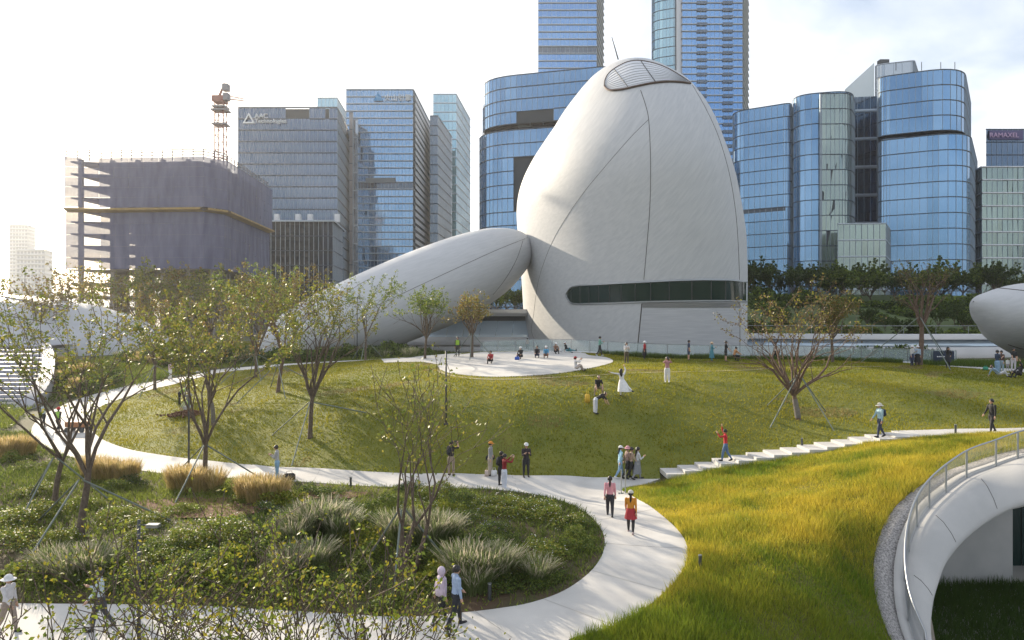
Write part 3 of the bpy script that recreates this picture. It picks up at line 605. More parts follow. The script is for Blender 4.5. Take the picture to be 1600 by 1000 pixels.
# grey-blue office block with triangle logo
Y = 230; t = tower('office_tower', 'wide grey-blue glass office block with white triangle logo and lettering', plan4((372, Y), (527, Y), (546, 262)), 4, zat(168, Y), 3.55, 1.25, gB, band_d, .45, seed=2, skip=lambda p, z: z > zat(188, 230) and z < zat(171, 230) and -72 < p[0] < -58.5 and (int(p[0] / 5) % 3))
sign('AAC', 398, 184.5, Y - .6, 2.1, letter_w, t); sign('Technologies', 398, 192, Y - .6, 1.9, letter_w, t)
def tri(px, py, Y, s, mat, par, thick=.2):
    c = P(px, py, Y) - par.location; q = [Vector((s * math.sin(a), 0, s * math.cos(a))) for a in (0, 2.0944, 4.18879)]; m = MB()
    for i in range(3):
        a, b = q[i], q[(i + 1) % 3]; m.add([c + a, c + b, c + b * (1 - thick * 2), c + a * (1 - thick * 2), c + a + Vector((0, .4, 0)), c + b + Vector((0, .4, 0))], [(0, 1, 2, 3), (0, 4, 5, 1)])
    return m.build('logo', mat, par)
tri(388.5, 187, Y - .6, 2.3, letter_w, t)
for px in (433, 466, 485, 527): MB().box(P(px, 341, 214) - t.location, (1.4, 1.4, 2.4)).build('column', band_w, t)
tw = tower('podium_block', 'dark blue glass podium with tall thin fins below the logo block', plan4((416, 212), (520, 212), (536, 232)), 3, zat(346, 212), 4.5, 1.45, gE, band_d, .25, seed=3, mul=band_l, mw=.13)
tower('x', '', plan4((411, 211), (523, 211), (540, 236)), zat(347, 212), zat(344.5, 212), 1, 8, band_l, None, mul=None, parent=tw)
tower('fin_slab', 'narrow brown-grey vertical slab beside the logo block', plan4((546, 250), (551, 250), (552, 270)), 4, zat(176, 250), 6, 2, mk('bronze_panel', (.28, .25, .25), rough=.4, metal=.4), band_d, .3, seed=4)
tower('fin_slab', 'narrow silver glass slab beside the brown-grey one', plan4((552, 252), (559, 252), (560, 270)), 4, zat(187, 252), 6, 2, glassm('silver_glass', (.36, .40, .45)), band_l, .3, seed=5)
tower('office_tower', 'small glass rooftop block peeping out behind the logo block', plan4((496, 300), (527, 300), (546, 330)), 30, zat(153, 300), 4, 1.6, gC, band_l, .5, seed=6)
# banded tower with blue logo
Y = 262; pl = plan4((541, Y), (645, Y), (673, 310)); t = tower('office_tower', 'blue banded glass tower with blue logo and white-striped side', pl, 4, zat(140, Y), 2.62 * 1.0, 1.3, gA, band_l, .38, .45, seed=7, altglass=lambda f, n: gE if f in (n - 14, ) else None)
a, b = Vector(pl[1]), Vector(pl[2]); nf = 30
for i in range(29):
    z = zat(149, Y) - i * 2.5; d = (b - a).normalized(); nn = Vector((d.y, -d.x)) * .95
    MB().add([(*(a + nn), z), (*(b + nn), z), (*(b + nn), z - 1.45), (*(a + nn), z - 1.45), (*a, z), (*b, z)], [(3, 2, 1, 0), (0, 1, 5, 4)]).build('white_stripe', band_w, t).location = -t.location
sign('火山引擎', 600, 156.5, Y - .8, 2.5, letter_w, t); m = MB()
c = P(590, 151.5, Y - .8) - t.location
m.add([c + Vector(v) for v in ((-1.7, 0, -1.4), (1.7, 0, -1.4), (.1, 0, 2.2), (-.5, 0, .4))], [(0, 1, 2, 3)]).add([c + Vector(v) for v in ((-.4, -.1, -1.4), (2.0, -.1, -1.4), (1.1, -.1, .6))], [(0, 1, 2)]).build('logo', letter_b, t)
for zz in (zat(278, Y), ): MB().add([P(571, 278, Y - .6) - t.location, P(618, 277.5, Y - .6) - t.location, P(618, 285.5, Y - .6) - t.location, P(571, 286, Y - .6) - t.location], [(0, 1, 2, 3)]).build('louvre', mk('louvre', (.18, .2, .22), rough=.6), t)
tower('office_tower', 'teal glass tower with open roof screen behind the striped tower', plan4((677, 330), (713, 330), (735, 372)), 4, zat(147, 330), 4.1, 1.9, gC, band_l, .5, seed=8)
tower('office_slab', 'narrow dark grey slab in front of the teal glass tower', plan4((672, 285), (684, 285), (706, 318)), 4, zat(181, 285), 3.9, 1.6, glassm('slate_glass', (.13, .17, .22), rough=.2), band_d, .4, seed=9)
# rounded blue office with a dark cut-out, tall slab behind
Y = 225
def cut1(p, z): X = p[0] / p[1] * F + CX; py = HY - (z - CZ) / p[1] * F; return 808 < X < 866 and 168 < py < 204
def cut2(p, z): X = p[0] / p[1] * F + CX; py = HY - (z - CZ) / p[1] * F; return 804 < X < 870 and 250 < py < 330
pl = rpoly(plan4((735, Y), (960, Y - 12), (975, 262)), [14, 4, 4, 12]); t = tower('office_block', 'broad blue glass office with rounded corner and dark cut-outs beside the egg', pl, 4, zat(208, Y), 4.1, 1.75, gA, band_d, .3, seed=10, skip=cut2)
pl2 = rpoly(plan4((740, Y + 1), (955, Y - 11), (972, 260)), [14, 4, 4, 12]); tower('x', '', pl2, zat(197, Y), zat(122, Y), 4.1, 1.75, gA, band_d, .3, parent=t, seed=11, skip=cut1)
tower('x', '', rpoly(plan4((747, Y + 4), (950, Y - 6), (965, 255)), [12, 4, 4, 10]), zat(209, Y), zat(196, Y), 3, 3, gE, None, mul=None, parent=t, seed=12)
dk = mk('dark_recess', (.045, .042, .045), rough=.8)
for (x0, x1, y0, y1) in ((808, 890, 168, 205), (804, 872, 250, 331)):
    MB().add([P(x0, y0, Y + 4) - t.location, P(x1, y0, Y + 1) - t.location, P(x1, y1, Y + 1) - t.location, P(x0, y1, Y + 4) - t.location], [(0, 1, 2, 3)]).build('recess', dk, t)
    for i in range(1, 5): y_ = y0 + (y1 - y0) * i / 5; MB().box(P((x0 + x1) / 2, y_, Y) - t.location, ((x1 - x0) / F * Y * .97, .5, .5)).build('recess_slab', mull, t)
    for i in range(1, 4): x_ = x0 + (x1 - x0) * i / 4; MB().box(P(x_, (y0 + y1) / 2, Y + .5) - t.location, (.4, .4, (y1 - y0) / F * Y)).build('recess_post', mull, t)
tower('tall_tower', 'tall blue tower with balcony bands rising behind the rounded office', plan4((841, 330), (932, 330), (943, 360)), 4, zat(-120, 330), 3.35, 2.1, gD, band_l, .45, .5, seed=13, altglass=lambda f, n: gE if f % 11 == 5 else None)
Y = 300
t = tower('tall_tower', 'tallest blue banded tower rising behind the right of the egg', plan4((1066, Y), (1160, Y), (1169, 330)), 4, zat(-140, Y), 3.0, 1.9, gD, band_l, .4, .5, seed=14)
for i in range(46):
    for x0 in (1088, 1128): MB().box(P(x0 + 9, 4 + i * 11.2, Y - .4) - t.location, (4.2, .6, 1.25)).build('balcony', gE, t)
MB().box(P(1060, 150, Y + 3) - t.location, (2.2, 4, 190)).build('white_fin', band_w, t)
tower('x', '', rpoly(plan4((1017, Y + 6), (1056, Y + 2), (1062, 335)), [14, 1, 1, 6]), 4, zat(-140, Y), 4, 1.7, gC, band_d, .3, parent=t, seed=15)
# right cluster
t = tower('office_block', 'blue glass block immediately right of the egg', rpoly(plan4((1142, 205), (1236, 196), (1250, 240)), [5, 2, 2, 3]), 4, zat(172, 203), 3.6, 1.55, gA, band_d, .22, seed=16)
sbr = MB().box((0, 0, 0), (13.5, .5, 1.2)).build('recessed_band', band_d, t); sbr.location = P(1188, 329, 200.7) - t.location; sbr.rotation_euler = (0, 0, R(-33))
tower('office_block', 'curved glass tower with a greenish reflecting strip', rpoly(plan4((1234, 192), (1331, 188), (1345, 225)), [9, 5, 2, 3]), 4, zat(145, 190), 4.1, 1.55, gA, band_d, .22, seed=17)
tower('glass_strip', 'greenish reflecting glass bay on the curved tower', rpoly(plan4((1281, 187.2), (1330, 186.6), (1334, 192)), [.5, 3, .5, .5]), 4, zat(146, 187), 4.1, 1.1, gF, band_d, .22, seed=18, jit=.07)
tower('office_block', 'dark recessed glass bay between the two curved towers', plan4((1330, 200), (1370, 199), (1374, 230)), 4, zat(152, 200), 4.0, 1.8, gE, band_l, .9, seed=19, bstep=2)
t = tower('office_block', 'large curved blue glass tower with a stepped notch at its right end', rpoly(plan4((1370, 186), (1515, 176), (1528, 215)), [3, 9, 5, 3]), 4, zat(211, 180), 4.0, 1.6, gA, band_d, .22, seed=20)
tower('x', '', rpoly(plan4((1370, 186.2), (1506, 177.5), (1518, 213)), [3, 9, 5, 3]), zat(203, 180), zat(108, 180), 4.0, 1.6, gA, band_d, .22, parent=t, seed=21)
tower('x', '', rpoly(plan4((1372, 187.5), (1500, 180), (1512, 210)), [3, 9, 5, 3]), zat(212, 180), zat(202, 180), 3, 3, gE, None, mul=None, parent=t, seed=22)
for px in (1400, 1440, 1470, 1492): MB().tube([P(px, 110, 186) - t.location, P(px, 97, 186) - t.location], .1, 4).build('roof_mast', dsteel, t)
t = tower('office_block', 'pale slanting glass block behind the large curved tower', rpoly(plan4((1366, 232), (1429, 228), (1440, 250)), [3, 1, 1, 1]), 30, zat(98, 230), 4, 2.2, glassm('pale_glass', (.42, .46, .50)), band_l, .3, seed=23)
MB().add([P(1320, 140, 240) - t.location, P(1366, 98, 233) - t.location, P(1366, 200, 233) - t.location, P(1320, 200, 240) - t.location], [(0, 1, 2, 3)]).build('slanted_wing', glassm('pale_glass_wing', (.40, .44, .44), (.52, .55, .55), .15), t)
MB().box(P(1380, 97.5, 235) - t.location, (3, 2, 1.4)).build('roof_plant', dsteel, t)
t = tower('low_block', 'low greenish glass annexe in front of the curved towers', plan4((1309, 172), (1384, 171), (1392, 186)), 4, zat(350, 172), 4.0, 1.3, gF, band_l, .3, seed=24, jit=.06)
Y = 205; t = tower('office_tower', 'grey tower with violet lettering at the right edge of the photo', plan4((1541, Y), (1665, Y), (1670, 240)), zat(262, Y), zat(202, Y), 3.5, 1.5, gB, band_d, .3, seed=25)
tower('x', '', plan4((1516, 198), (1535, 196), (1660, 196)), 4, zat(262, 197), 3.7, 1.4, gF, band_w, .35, .3, parent=t, seed=26, jit=.06) if False else tower('x', '', [P(1516, 300, 206)[:2], P(1534, 300, 196)[:2], P(1680, 300, 196)[:2], P(1690, 300, 236)[:2], P(1520, 300, 236)[:2]], 4, zat(262, 197), 3.7, 1.4, gF, band_w, .35, .3, parent=t, seed=26, jit=.06)
MB().box(P(1572, 211, Y - .3) - t.location, (9.6, .3, 2.6)).build('sign_board', mk('violet_sign', (.10, .08, .20), rough=.5), t)
sign('RAMAXEL', 1546, 214.5, Y - .7, 1.9, mk('pink_letters', (.62, .42, .62), rough=.5), t, ext=.1)
# far hazy towers and hills on the left
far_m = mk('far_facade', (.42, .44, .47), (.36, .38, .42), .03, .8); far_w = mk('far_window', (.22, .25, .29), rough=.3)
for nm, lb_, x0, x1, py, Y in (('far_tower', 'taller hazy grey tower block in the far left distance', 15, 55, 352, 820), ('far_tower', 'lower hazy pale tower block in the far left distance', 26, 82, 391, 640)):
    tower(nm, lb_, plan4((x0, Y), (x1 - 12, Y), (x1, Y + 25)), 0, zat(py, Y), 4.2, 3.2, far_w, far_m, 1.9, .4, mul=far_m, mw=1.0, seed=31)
for x0, x1, py, Y in ((-90, 20, 400, 900), (60, 120, 415, 900), (100, 380, 432, 700), (560, 760, 440, 600), (1160, 1620, 430, 420)):
    pass
xs = np.linspace(-2600, 2600, 160); hz = 40 + 60 * np.abs(np.sin(xs * .0021 + 1.2)) + 35 * np.abs(np.sin(xs * .0057)) + 12 * np.sin(xs * .013)
hv = []; 
for y_, k in ((2500, .05), (2600, .55), (2750, 1.), (3000, 1.15)): hv.append(np.c_[xs, np.full(160, y_), hz * k])
tag(fast('hills', np.concatenate(hv), [(r_ * 160 + i, r_ * 160 + i + 1, (r_ + 1) * 160 + i + 1, (r_ + 1) * 160 + i) for r_ in range(3) for i in range(159)], mk('hill_wood', (.07, .09, .05), (.05, .07, .04), .02, .9), smooth=True), kind='structure')
# ------------------------------------------------------------------ building under construction, wrapped in netting
net = mk('blue_grey_net', (.095, .105, .19), (.17, .175, .27), .6, .9, bump=.5, bscale=2.5, alpha=.86, stretch=((0, 0, 0), (1, 1, .25)), detail=7)
net2 = mk('thin_net', (.17, .17, .25), (.13, .13, .21), 1.2, .9, alpha=.6)
rawc = mk('raw_concrete', (.27, .24, .22), (.22, .2, .19), .5, .9); ply = mk('ochre_boards', (.42, .28, .10), (.32, .22, .1), .8, .8); scaf = mk('scaffold_pipe', (.10, .09, .10), rough=.7)
cb_ = empty('construction_block', (-70, 165, 4)); tag(cb_, 'unfinished block wrapped in blue-grey netting with scaffold on top', 'building')
Yb = 150; pts = [P(103, 300, Yb), P(158, 300, Yb + 1.5), P(318, 300, Yb), P(350, 300, Yb + 4), P(420, 300, Yb + 38)]
pts = [Vector((p.x, p.y)) for p in pts]
def nettier(off, ztop, zbot, rows):
    ns = [Vector(((q - p).y, -(q - p).x)).normalized() for p, q in zip(pts[:-1], pts[1:])]; op = [pts[0] + ns[0] * off] + [pts[i] + (ns[i - 1] + ns[i]).normalized() * off / max(.5, (ns[i - 1] + ns[i]).normalized().dot(ns[i])) for i in (1, 2, 3)] + [pts[4] + ns[3] * off]
    for i in range(4):
        a, b = op[i], op[i + 1]; ln = (b - a).length; k = max(1, round(ln / 3.4)); d = (b - a) / k; nn = Vector((d.y, -d.x)).normalized()
        zt = ztop
        for j in range(k):
            for r_ in range(rows):
                p = a + d * j; q = a + d * (j + .997); z1 = zt - (zt - zbot) * r_ / rows; z0 = zt - (zt - zbot) * (r_ + .99) / rows; e = rng.normal(0, .025, 5); mid = (p + q) / 2 + nn * (e[4] - .06)
                mm = net2 if i == 0 and j > 0 and r_ % 2 == 0 else net
                MB().add([(*(p + nn * e[0]), z0), (*mid, z0), (*(q + nn * e[1]), z0), (*(q + nn * e[2]), z1), (*mid, z1), (*(p + nn * e[3]), z1)], [(0, 1, 4, 5), (1, 2, 3, 4)]).build('net_panel', mm, cb_).location = -cb_.location
zA, zB, zC, zD = zat(246, Yb), zat(324, Yb), zat(331, Yb), zat(420, Yb)
nettier(.9, zA, zB, 5); nettier(.2, zC, zD, 5)
for i in range(4):
    a, b = pts[i], pts[i + 1]; nn = Vector(((b - a).y, -(b - a).x)).normalized()
    for z in (zB - .2, ): MB().add([(*(a + nn * 1.5), z), (*(b + nn * 1.5), z), (*(b + nn * 1.5), z - .35), (*(a + nn * 1.5), z - .35), (*(a - nn), z), (*(b - nn), z), (*(a - nn), z - .7), (*(b - nn), z - .7)], [(0, 1, 2, 3), (0, 4, 5, 1), (3, 2, 7, 6)]).build('ledge', ply, cb_).location = -cb_.location
    k = max(2, round((b - a).length / 2.2))
    for j in range(k):
        p = a + (b - a) * j / k; MB().tube([(*p, zA - .5), (*p, zat(235, Yb) + .3)], .1, 4).build('scaffold_post', scaf, cb_).location = -cb_.location
    for h in (.6, 1.25, 1.75): MB().tube([(*a, zA + h), (*b, zA + h)], .1, 4).build('scaffold_rail', scaf, cb_).location = -cb_.location
inn = [p + Vector((.25 if i < 2 else -1.3, 1.2)) for i, p in enumerate(pts)] + [Vector((pts[4].x - 2, pts[4].y + 3)), Vector((pts[0].x + 6, pts[0].y + 45))]
def slab(z, th, nm='floor_slab'):
    n = len(inn); MB().add([(*p, z) for p in inn] + [(*p, z - th) for p in inn], [tuple(range(n)), tuple(range(n, 2 * n))[::-1]] + [(i, (i + 1) % n, n + (i + 1) % n, n + i) for i in range(n)]).build(nm, rawc, cb_).location = -cb_.location
for z in np.linspace(zD, zA - .5, 10): slab(float(z), .3)
for z in (zat(441, Yb), zat(462, Yb), zat(480, Yb)): slab(z, .5)
for i in range(4):
    a, b = pts[i], pts[i + 1]; k = max(1, round((b - a).length / 6))
    for j in range(k): p = a + (b - a) * (j + .3) / k; MB().box((p.x - (1.6 if i == 3 else 0), p.y + (0 if i == 3 else 1.6), (4 + zA) / 2), (.8, .8, zA - 4)).build('column', rawc, cb_).location = -cb_.location
    for j in range(k if i != 2 else 0): p = a + (b - a) * (j + .8) / k; MB().box((p.x - (9 if i == 3 else 0), p.y + (0 if i == 3 else 10), (4 + zA) / 2), (4, .5, zA - 5)).build('inner_wall', rawc, cb_).location = -cb_.location
# crane
cr_ = empty('tower_crane', P(345, 500, 165)); tag(cr_, 'red-brown lattice tower crane standing behind the netted block', 'crane')
cm = mk('crane_paint', (.30, .12, .09), rough=.6); B0 = P(344, 250, 165); zt = zat(160, 165); s = 1.0; m = MB()
for ax2 in (-s, s):
    for ay2 in (-s, s): m.tube([(ax2, ay2, B0.z - 20 - cr_.location.z), (ax2, ay2, zt - cr_.location.z)], .13, 4)
z = B0.z - 20; k = 0
while z < zt:
    zz = z - cr_.location.z
    for c1, c2 in (((-s, -s), (s, -s)), ((s, -s), (s, s)), ((s, s), (-s, s)), ((-s, s), (-s, -s))):
        m.tube([(*c1, zz), (*c2, zz)], .07, 4); m.tube([(*(c1 if k % 2 else c2), zz), (*(c2 if k % 2 else c1), zz + 1.7)], .06, 4)
    z += 1.7; k += 1
m.build('mast', cm, cr_)
cm2 = mk('crane_cab', (.25, .24, .26), rough=.6); L0 = Vector((0, 0, -cr_.location.z))
for py, sx in ((195, 3.2), (173, 3.6), (168, 3.0)): MB().box(L0 + Vector((0, 0, zat(py, 165))), (sx, 3, .35)).build('platform', cm2, cr_)
MB().box(L0 + Vector((-.2, 0, zat(156, 165))), (2.6, 3, 1.3)).build('slewing_unit', cm, cr_); MB().box(L0 + Vector((1.6, -.6, zat(153, 165))), (1.1, 1.8, 1.6)).build('cab', cm2, cr_)
MB().tube([L0 + Vector((-.5, 0, zat(153, 165))), L0 + Vector((.9, 0, zat(130, 165)))], [.35, .2], 5).build('tower_head', cm, cr_); MB().box(L0 + Vector((1.2, 0, zat(137, 165))), (1.3, 1.6, 1.5)).build('counterweight', cm2, cr_)
jb = MB(); j0, j1 = Vector((0, 1, zat(152, 165))) + L0, Vector((1.0, 12, zat(133, 165))) + L0
for dx, dz in ((-.6, 0), (.6, 0), (0, 1.0)): jb.tube([j0 + Vector((dx, 0, dz)), j1 + Vector((dx * .4, 0, dz * .4))], .09, 4)
for i in range(16): u, v = i / 16, (i + 1) / 16; a, b = j0.lerp(j1, u), j0.lerp(j1, v); jb.tube([a + Vector((-.6, 0, 0)), b + Vector((0, 0, .9))], .05, 3); jb.tube([a + Vector((.6, 0, 0)), b + Vector((0, 0, .9))], .05, 3)
jb.build('jib', cm, cr_)
# ------------------------------------------------------------------ vegetation
ground.data.materials[0] = mk('open_ground', (.085, .10, .04), (.12, .10, .06), .3, .95, bump=.5, bscale=4)
def tubes_np(P0, P1, R0, R1, k):
    P0, P1 = np.asarray(P0, float), np.asarray(P1, float); n = len(P0); d = P1 - P0; d /= np.maximum(np.linalg.norm(d, axis=1), 1e-6)[:, None]
    up = np.where(np.abs(d[:, 2:3]) < .9, np.array([[0, 0, 1.]]), np.array([[1., 0, 0]])); a = np.cross(d, up); a /= np.linalg.norm(a, axis=1)[:, None]; b = np.cross(d, a)
    t = np.arange(k) * 2 * np.pi / k; o = a[:, None] * np.cos(t)[None, :, None] + b[:, None] * np.sin(t)[None, :, None]
    V = np.concatenate([P0[:, None] + o * np.asarray(R0)[:, None, None], P1[:, None] + o * np.asarray(R1)[:, None, None]], 1).reshape(-1, 3)
    i = np.arange(n)[:, None] * 2 * k; j = np.arange(k)[None]; Fq = np.stack([i + j, i + (j + 1) % k, i + k + (j + 1) % k, i + k + j], -1).reshape(-1, 4); return V, Fq
def leaf_quads(C, size, r, flat=.0, asp=1.7):
    n = len(C); a = r.normal(size=(n, 3)); a /= np.linalg.norm(a, axis=1)[:, None]; b = r.normal(size=(n, 3)); b[:, 2] *= (1 - flat)
    b = np.cross(a, b); b /= np.maximum(np.linalg.norm(b, axis=1), 1e-6)[:, None]; s = size * r.uniform(.6, 1.3, n)[:, None]
    V = np.stack([C - a * s * asp / 2, C + b * s * .5, C + a * s * asp / 2, C - b * s * .5], 1).reshape(-1, 3); return V, np.arange(n * 4).reshape(n, 4)
def tints(r, n, pal, k=4, spread=.25):
    pal = np.array(pal); c = pal[r.integers(0, len(pal), n)] * r.uniform(1 - spread, 1 + spread, n)[:, None]; return np.repeat(c, k, 0)
GRN = [(.14, .20, .035), (.19, .25, .04), (.10, .155, .03), (.25, .28, .05)]
YGR = [(.20, .21, .035), (.15, .18, .03), (.25, .22, .04), (.11, .15, .03)]
AUT = [(.22, .18, .05), (.24, .19, .05), (.17, .16, .045), (.14, .17, .04), (.26, .16, .045)]
BRN = [(.15, .10, .05), (.20, .17, .05), (.12, .09, .045), (.26, .24, .04)]
DRK = [(.06, .095, .026), (.085, .125, .032), (.11, .145, .036), (.045, .075, .024)]
def tree_data(seed, H, th, tr, nl, spread, leaves, lsize, pal, levels=3, low=.25, tw=1.0, multi=1, leaf_top=0., wob=.16, sig=.11):
    """trunk height th, limbs nl; returns trunk mesh and crown mesh"""
    r = np.random.default_rng(seed); SG = []; TW = []
    def grow(p, d, ln, ra, lv):
        k = 4 if lv < 2 else 3; st = ln / k; q = p; rr = ra
        for i in range(k):
            d = d + r.normal(0, wob, 3) + np.array([0, 0, .09 if lv else .02]); d /= np.linalg.norm(d); q2 = q + d * st; r2 = ra * (1 - .5 * (i + 1) / k)
            SG.append((q, q2, rr, r2)); q, rr = q2, r2
            if lv >= 2: TW.append(q2)
            if lv < levels and (i >= 1 or lv == 0) and i < k - 1 and r.random() < .75 * tw: child(q, d, ln, rr, lv)
        if lv < levels:
            for _ in range(2 if lv else 0): child(q, d, ln, rr, lv)
        else: TW.append(q)
    def child(q, d, ln, rr, lv):
        a = r.normal(size=3); a -= d * (a @ d); a /= np.linalg.norm(a); th_ = r.uniform(.35, .75); grow(q, d * math.cos(th_) + a * math.sin(th_), ln * r.uniform(.5, .78), rr * .62, lv + 1)
    for m_ in range(multi):
        p = np.array([r.normal(0, .12 * (multi > 1)), r.normal(0, .12 * (multi > 1)), -.3]); d = np.array([r.normal(0, .04 + .1 * (multi > 1)), r.normal(0, .04 + .1 * (multi > 1)), 1.]); k = 5
        for i in range(k):
            d = d + np.r_[r.normal(0, .035, 2), 0]; d /= np.linalg.norm(d); q = p + d * (th + .3) / k; SG.append((p, q, tr * (1.12 - .3 * i / k) * (1.25 if i == 0 else 1), tr * (1.12 - .3 * (i + 1) / k))); p = q
        n = max(2, round(nl / multi)); a0 = r.uniform(0, 6.28)
        for i in range(n):
            an = a0 + 6.283 * i / n + r.normal(0, .25); inc = spread * r.uniform(.45, 1.15); dd = np.array([math.cos(an) * math.sin(inc), math.sin(an) * math.sin(inc), math.cos(inc)])
            grow(p + np.array([0, 0, -r.uniform(0, .12) * th]), dd, (H - th) * r.uniform(.45, .62), tr * r.uniform(.42, .62), 1)
    P0, P1, R0, R1 = map(np.array, zip(*SG)); top = P1[:, 2].max(); f = H / top; P0, P1 = P0 * [1, 1, f], P1 * [1, 1, f]
    big = R0 > .028; V1, F1 = tubes_np(P0[big], P1[big], R0[big], R1[big], 7); V2, F2 = tubes_np(P0[~big], P1[~big], np.maximum(R0[~big], .011), np.maximum(R1[~big], .009), 3)
    TWp = np.array(TW) * [1, 1, f]
    if leaf_top: TWp = TWp[TWp[:, 2] > H * leaf_top]
    C = TWp[r.integers(0, len(TWp), leaves)] + r.normal(0, sig, (leaves, 3)); cl = r.normal(0, 1, 3)
    LV, LF = leaf_quads(C, lsize, r); T = tints(r, leaves, pal)
    global LASTP; LASTP = [(P0[i], R0[i]) for i in range(5)] + [(P1[4], R1[4])]
    tm = mesh_np('trunk', np.r_[V1, V2], np.r_[F1, F2 + len(V1)], smooth=True); cm = mesh_np('crown', LV, LF, T); return tm, cm
def make_tree(name, loc, rz, data, label, bm_=bark, group=None, sc=1., stakes=0, sr=2.2, sh_=2.1, wrap=0):
    o = empty(name, loc, rz); tag(o, label, 'tree', group); tm, cm = data
    if not tm.materials: tm.materials.append(bm_)
    if not cm.materials: cm.materials.append(leaf_m)
    t = link('trunk', tm, o); c = link('crown', cm, o); t.scale = c.scale = (sc, sc, sc)
    for i in range(stakes):
        a = i * 2 * math.pi / stakes + .5; x, y = sr * math.cos(a), sr * math.sin(a); wx = loc[0] + x * math.cos(rz) - y * math.sin(rz); wy = loc[1] + x * math.sin(rz) + y * math.cos(rz)
        MB().tube([(x, y, g1(wx, wy) - loc[2] - .05), (.1 * math.cos(a), .1 * math.sin(a), sh_)], .035, 6).build('support_stake', stake_m, o)
    if wrap: MB().tube([tuple(p_) for p_, r_ in LASTP[1:5]], [r_ + .025 for p_, r_ in LASTP[1:5]], 10).build('trunk_wrap', mk('sacking', (.13, .115, .10), (.19, .17, .15), 6, .95), o)
    return o
stake_m = mk('stake_pole', (.17, .20, .18), rough=.6, metal=.3)
TR = [ # px, py, top py, trunk, tr, limbs, spread, leaves, leaf size, palette, levels, extra, label
 (85,792,432,2.4,.16,6,.55,1700,.12,YGR,3,dict(stakes=3),'sparse young tree at the far left, the thinner trunk of two'),
 (125,836,415,2.6,.19,7,.62,2000,.12,YGR,3,dict(stakes=3,sr=3.2),'sparse spreading tree in the left bed, the thicker trunk of two'),
 (320,764,440,2.3,.17,7,.46,3900,.13,YGR,3,dict(stakes=3,sr=3.0),'full yellow-green tree beside the lamp post at the path edge'),
 (333,664,450,2.3,.17,6,.4,1900,.13,AUT,3,dict(wrap=1.6),'olive tree with wrapped trunk on the lawn next to the digging workers'),
 (485,684,432,2.6,.19,11,.52,2700,.13,YGR,3,dict(stakes=3,sr=3.4,leaf_top=.62),'staked tree with bare lower branches and golden crown on the lawn'),
 (434,613,412,2.8,.2,9,.42,3200,.14,BRN,3,dict(stakes=4,sr=3),'brownish thin-leaved tree with wrapped grey trunk at the back of the lawn'),
 (399,590,412,2.6,.19,8,.5,4200,.15,GRN,3,dict(stakes=4,sr=3),'green-topped tree at the rear edge of the lawn'),
 (242,609,440,2.6,.18,7,.5,2300,.15,AUT,3,dict(stakes=3,sr=2.6),'thin tree at the inner edge of the far path'),
 (628,893,545,1.9,.11,9,.52,620,.11,YGR,3,dict(stakes=3,sr=1.6,multi=3),'nearly bare multi-branched staked tree in the middle of the planted island'),
 (571,563,425,2.6,.16,6,.34,1500,.16,GRN,3,dict(stakes=3,sr=2),'slender pale green tree in front of the leaning pavilion'),
 (664,561,447,2.0,.16,9,.5,1500,.17,GRN,3,dict(leaf_top=.6),'broad dark green tree in front of the leaning pavilion'),
 (737,559,453,2.2,.2,11,.5,1800,.15,AUT,3,dict(stakes=3,sr=2),'small ochre tree beside the side path near the oval plaza'),
 (1248,656,433,1.9,.2,15,.85,1500,.12,BRN,3,dict(stakes=4,sr=2.4,wrap=1.5,sh_=2.6,leaf_top=.55),'brown and yellow staked tree standing alone on the lawn above the stairs'),
 (1437,571,404,3.4,.28,7,.58,420,.14,BRN,3,dict(stakes=3,sr=4.5,sh_=4),'bare-branched tree with thick pale trunk near the navy board'),
 (1301,566,452,2.3,.18,9,.4,2000,.15,AUT,3,dict(),'thin ochre tree behind the lone lawn tree'),
]
for i, (px, py, tp_, th, tr, nl, sp, lv, ls, pal, lev, ex, lab) in enumerate(TR):
    p = gp(px, py); H = zat(tp_, p.y) - p.z; kw = {k: v for k, v in ex.items() if k in ('leaf_top', 'multi')}; k2 = {k: v for k, v in ex.items() if k not in kw}
    make_tree('tree', p, 0, tree_data(100 + i, H, th, tr * .72, nl, sp * .8, int(lv * 1.25), ls * .68, pal, lev, **kw), lab, bark2 if pal is BRN else bark, **k2)
# low leafy trees standing just below the camera
FT = [(40,830,11.5,3.6,'leafy young tree at the bottom left corner of the photo'),(205,815,13.0,3.0,'leafy young tree by the lamp post at the bottom of the photo'),(320,860,12.2,2.4,'thin young tree at the bottom, left of the tall twiggy one'),(430,770,13.6,3.4,'tall twiggy young tree at the bottom of the photo, left of centre'),(520,830,13.0,2.6,'yellow-leaved young tree at the bottom of the photo'),(598,900,12.6,2.2,'rightmost twiggy young tree at the bottom of the photo')]
for i, (px, tp_, Y, sp, lab) in enumerate(FT):
    x = (px - CX) / F * Y; z = g1(x, Y); H = zat(tp_, Y) - z
    make_tree('young_tree', Vector((x, Y, z)), 0, tree_data(300 + i, H, .9, .04, 9, .5, 1250, .05, [(.17, .22, .03), (.23, .25, .03), (.12, .17, .03), (.30, .26, .03)], 3, multi=3, leaf_top=.35, sig=.07), lab)
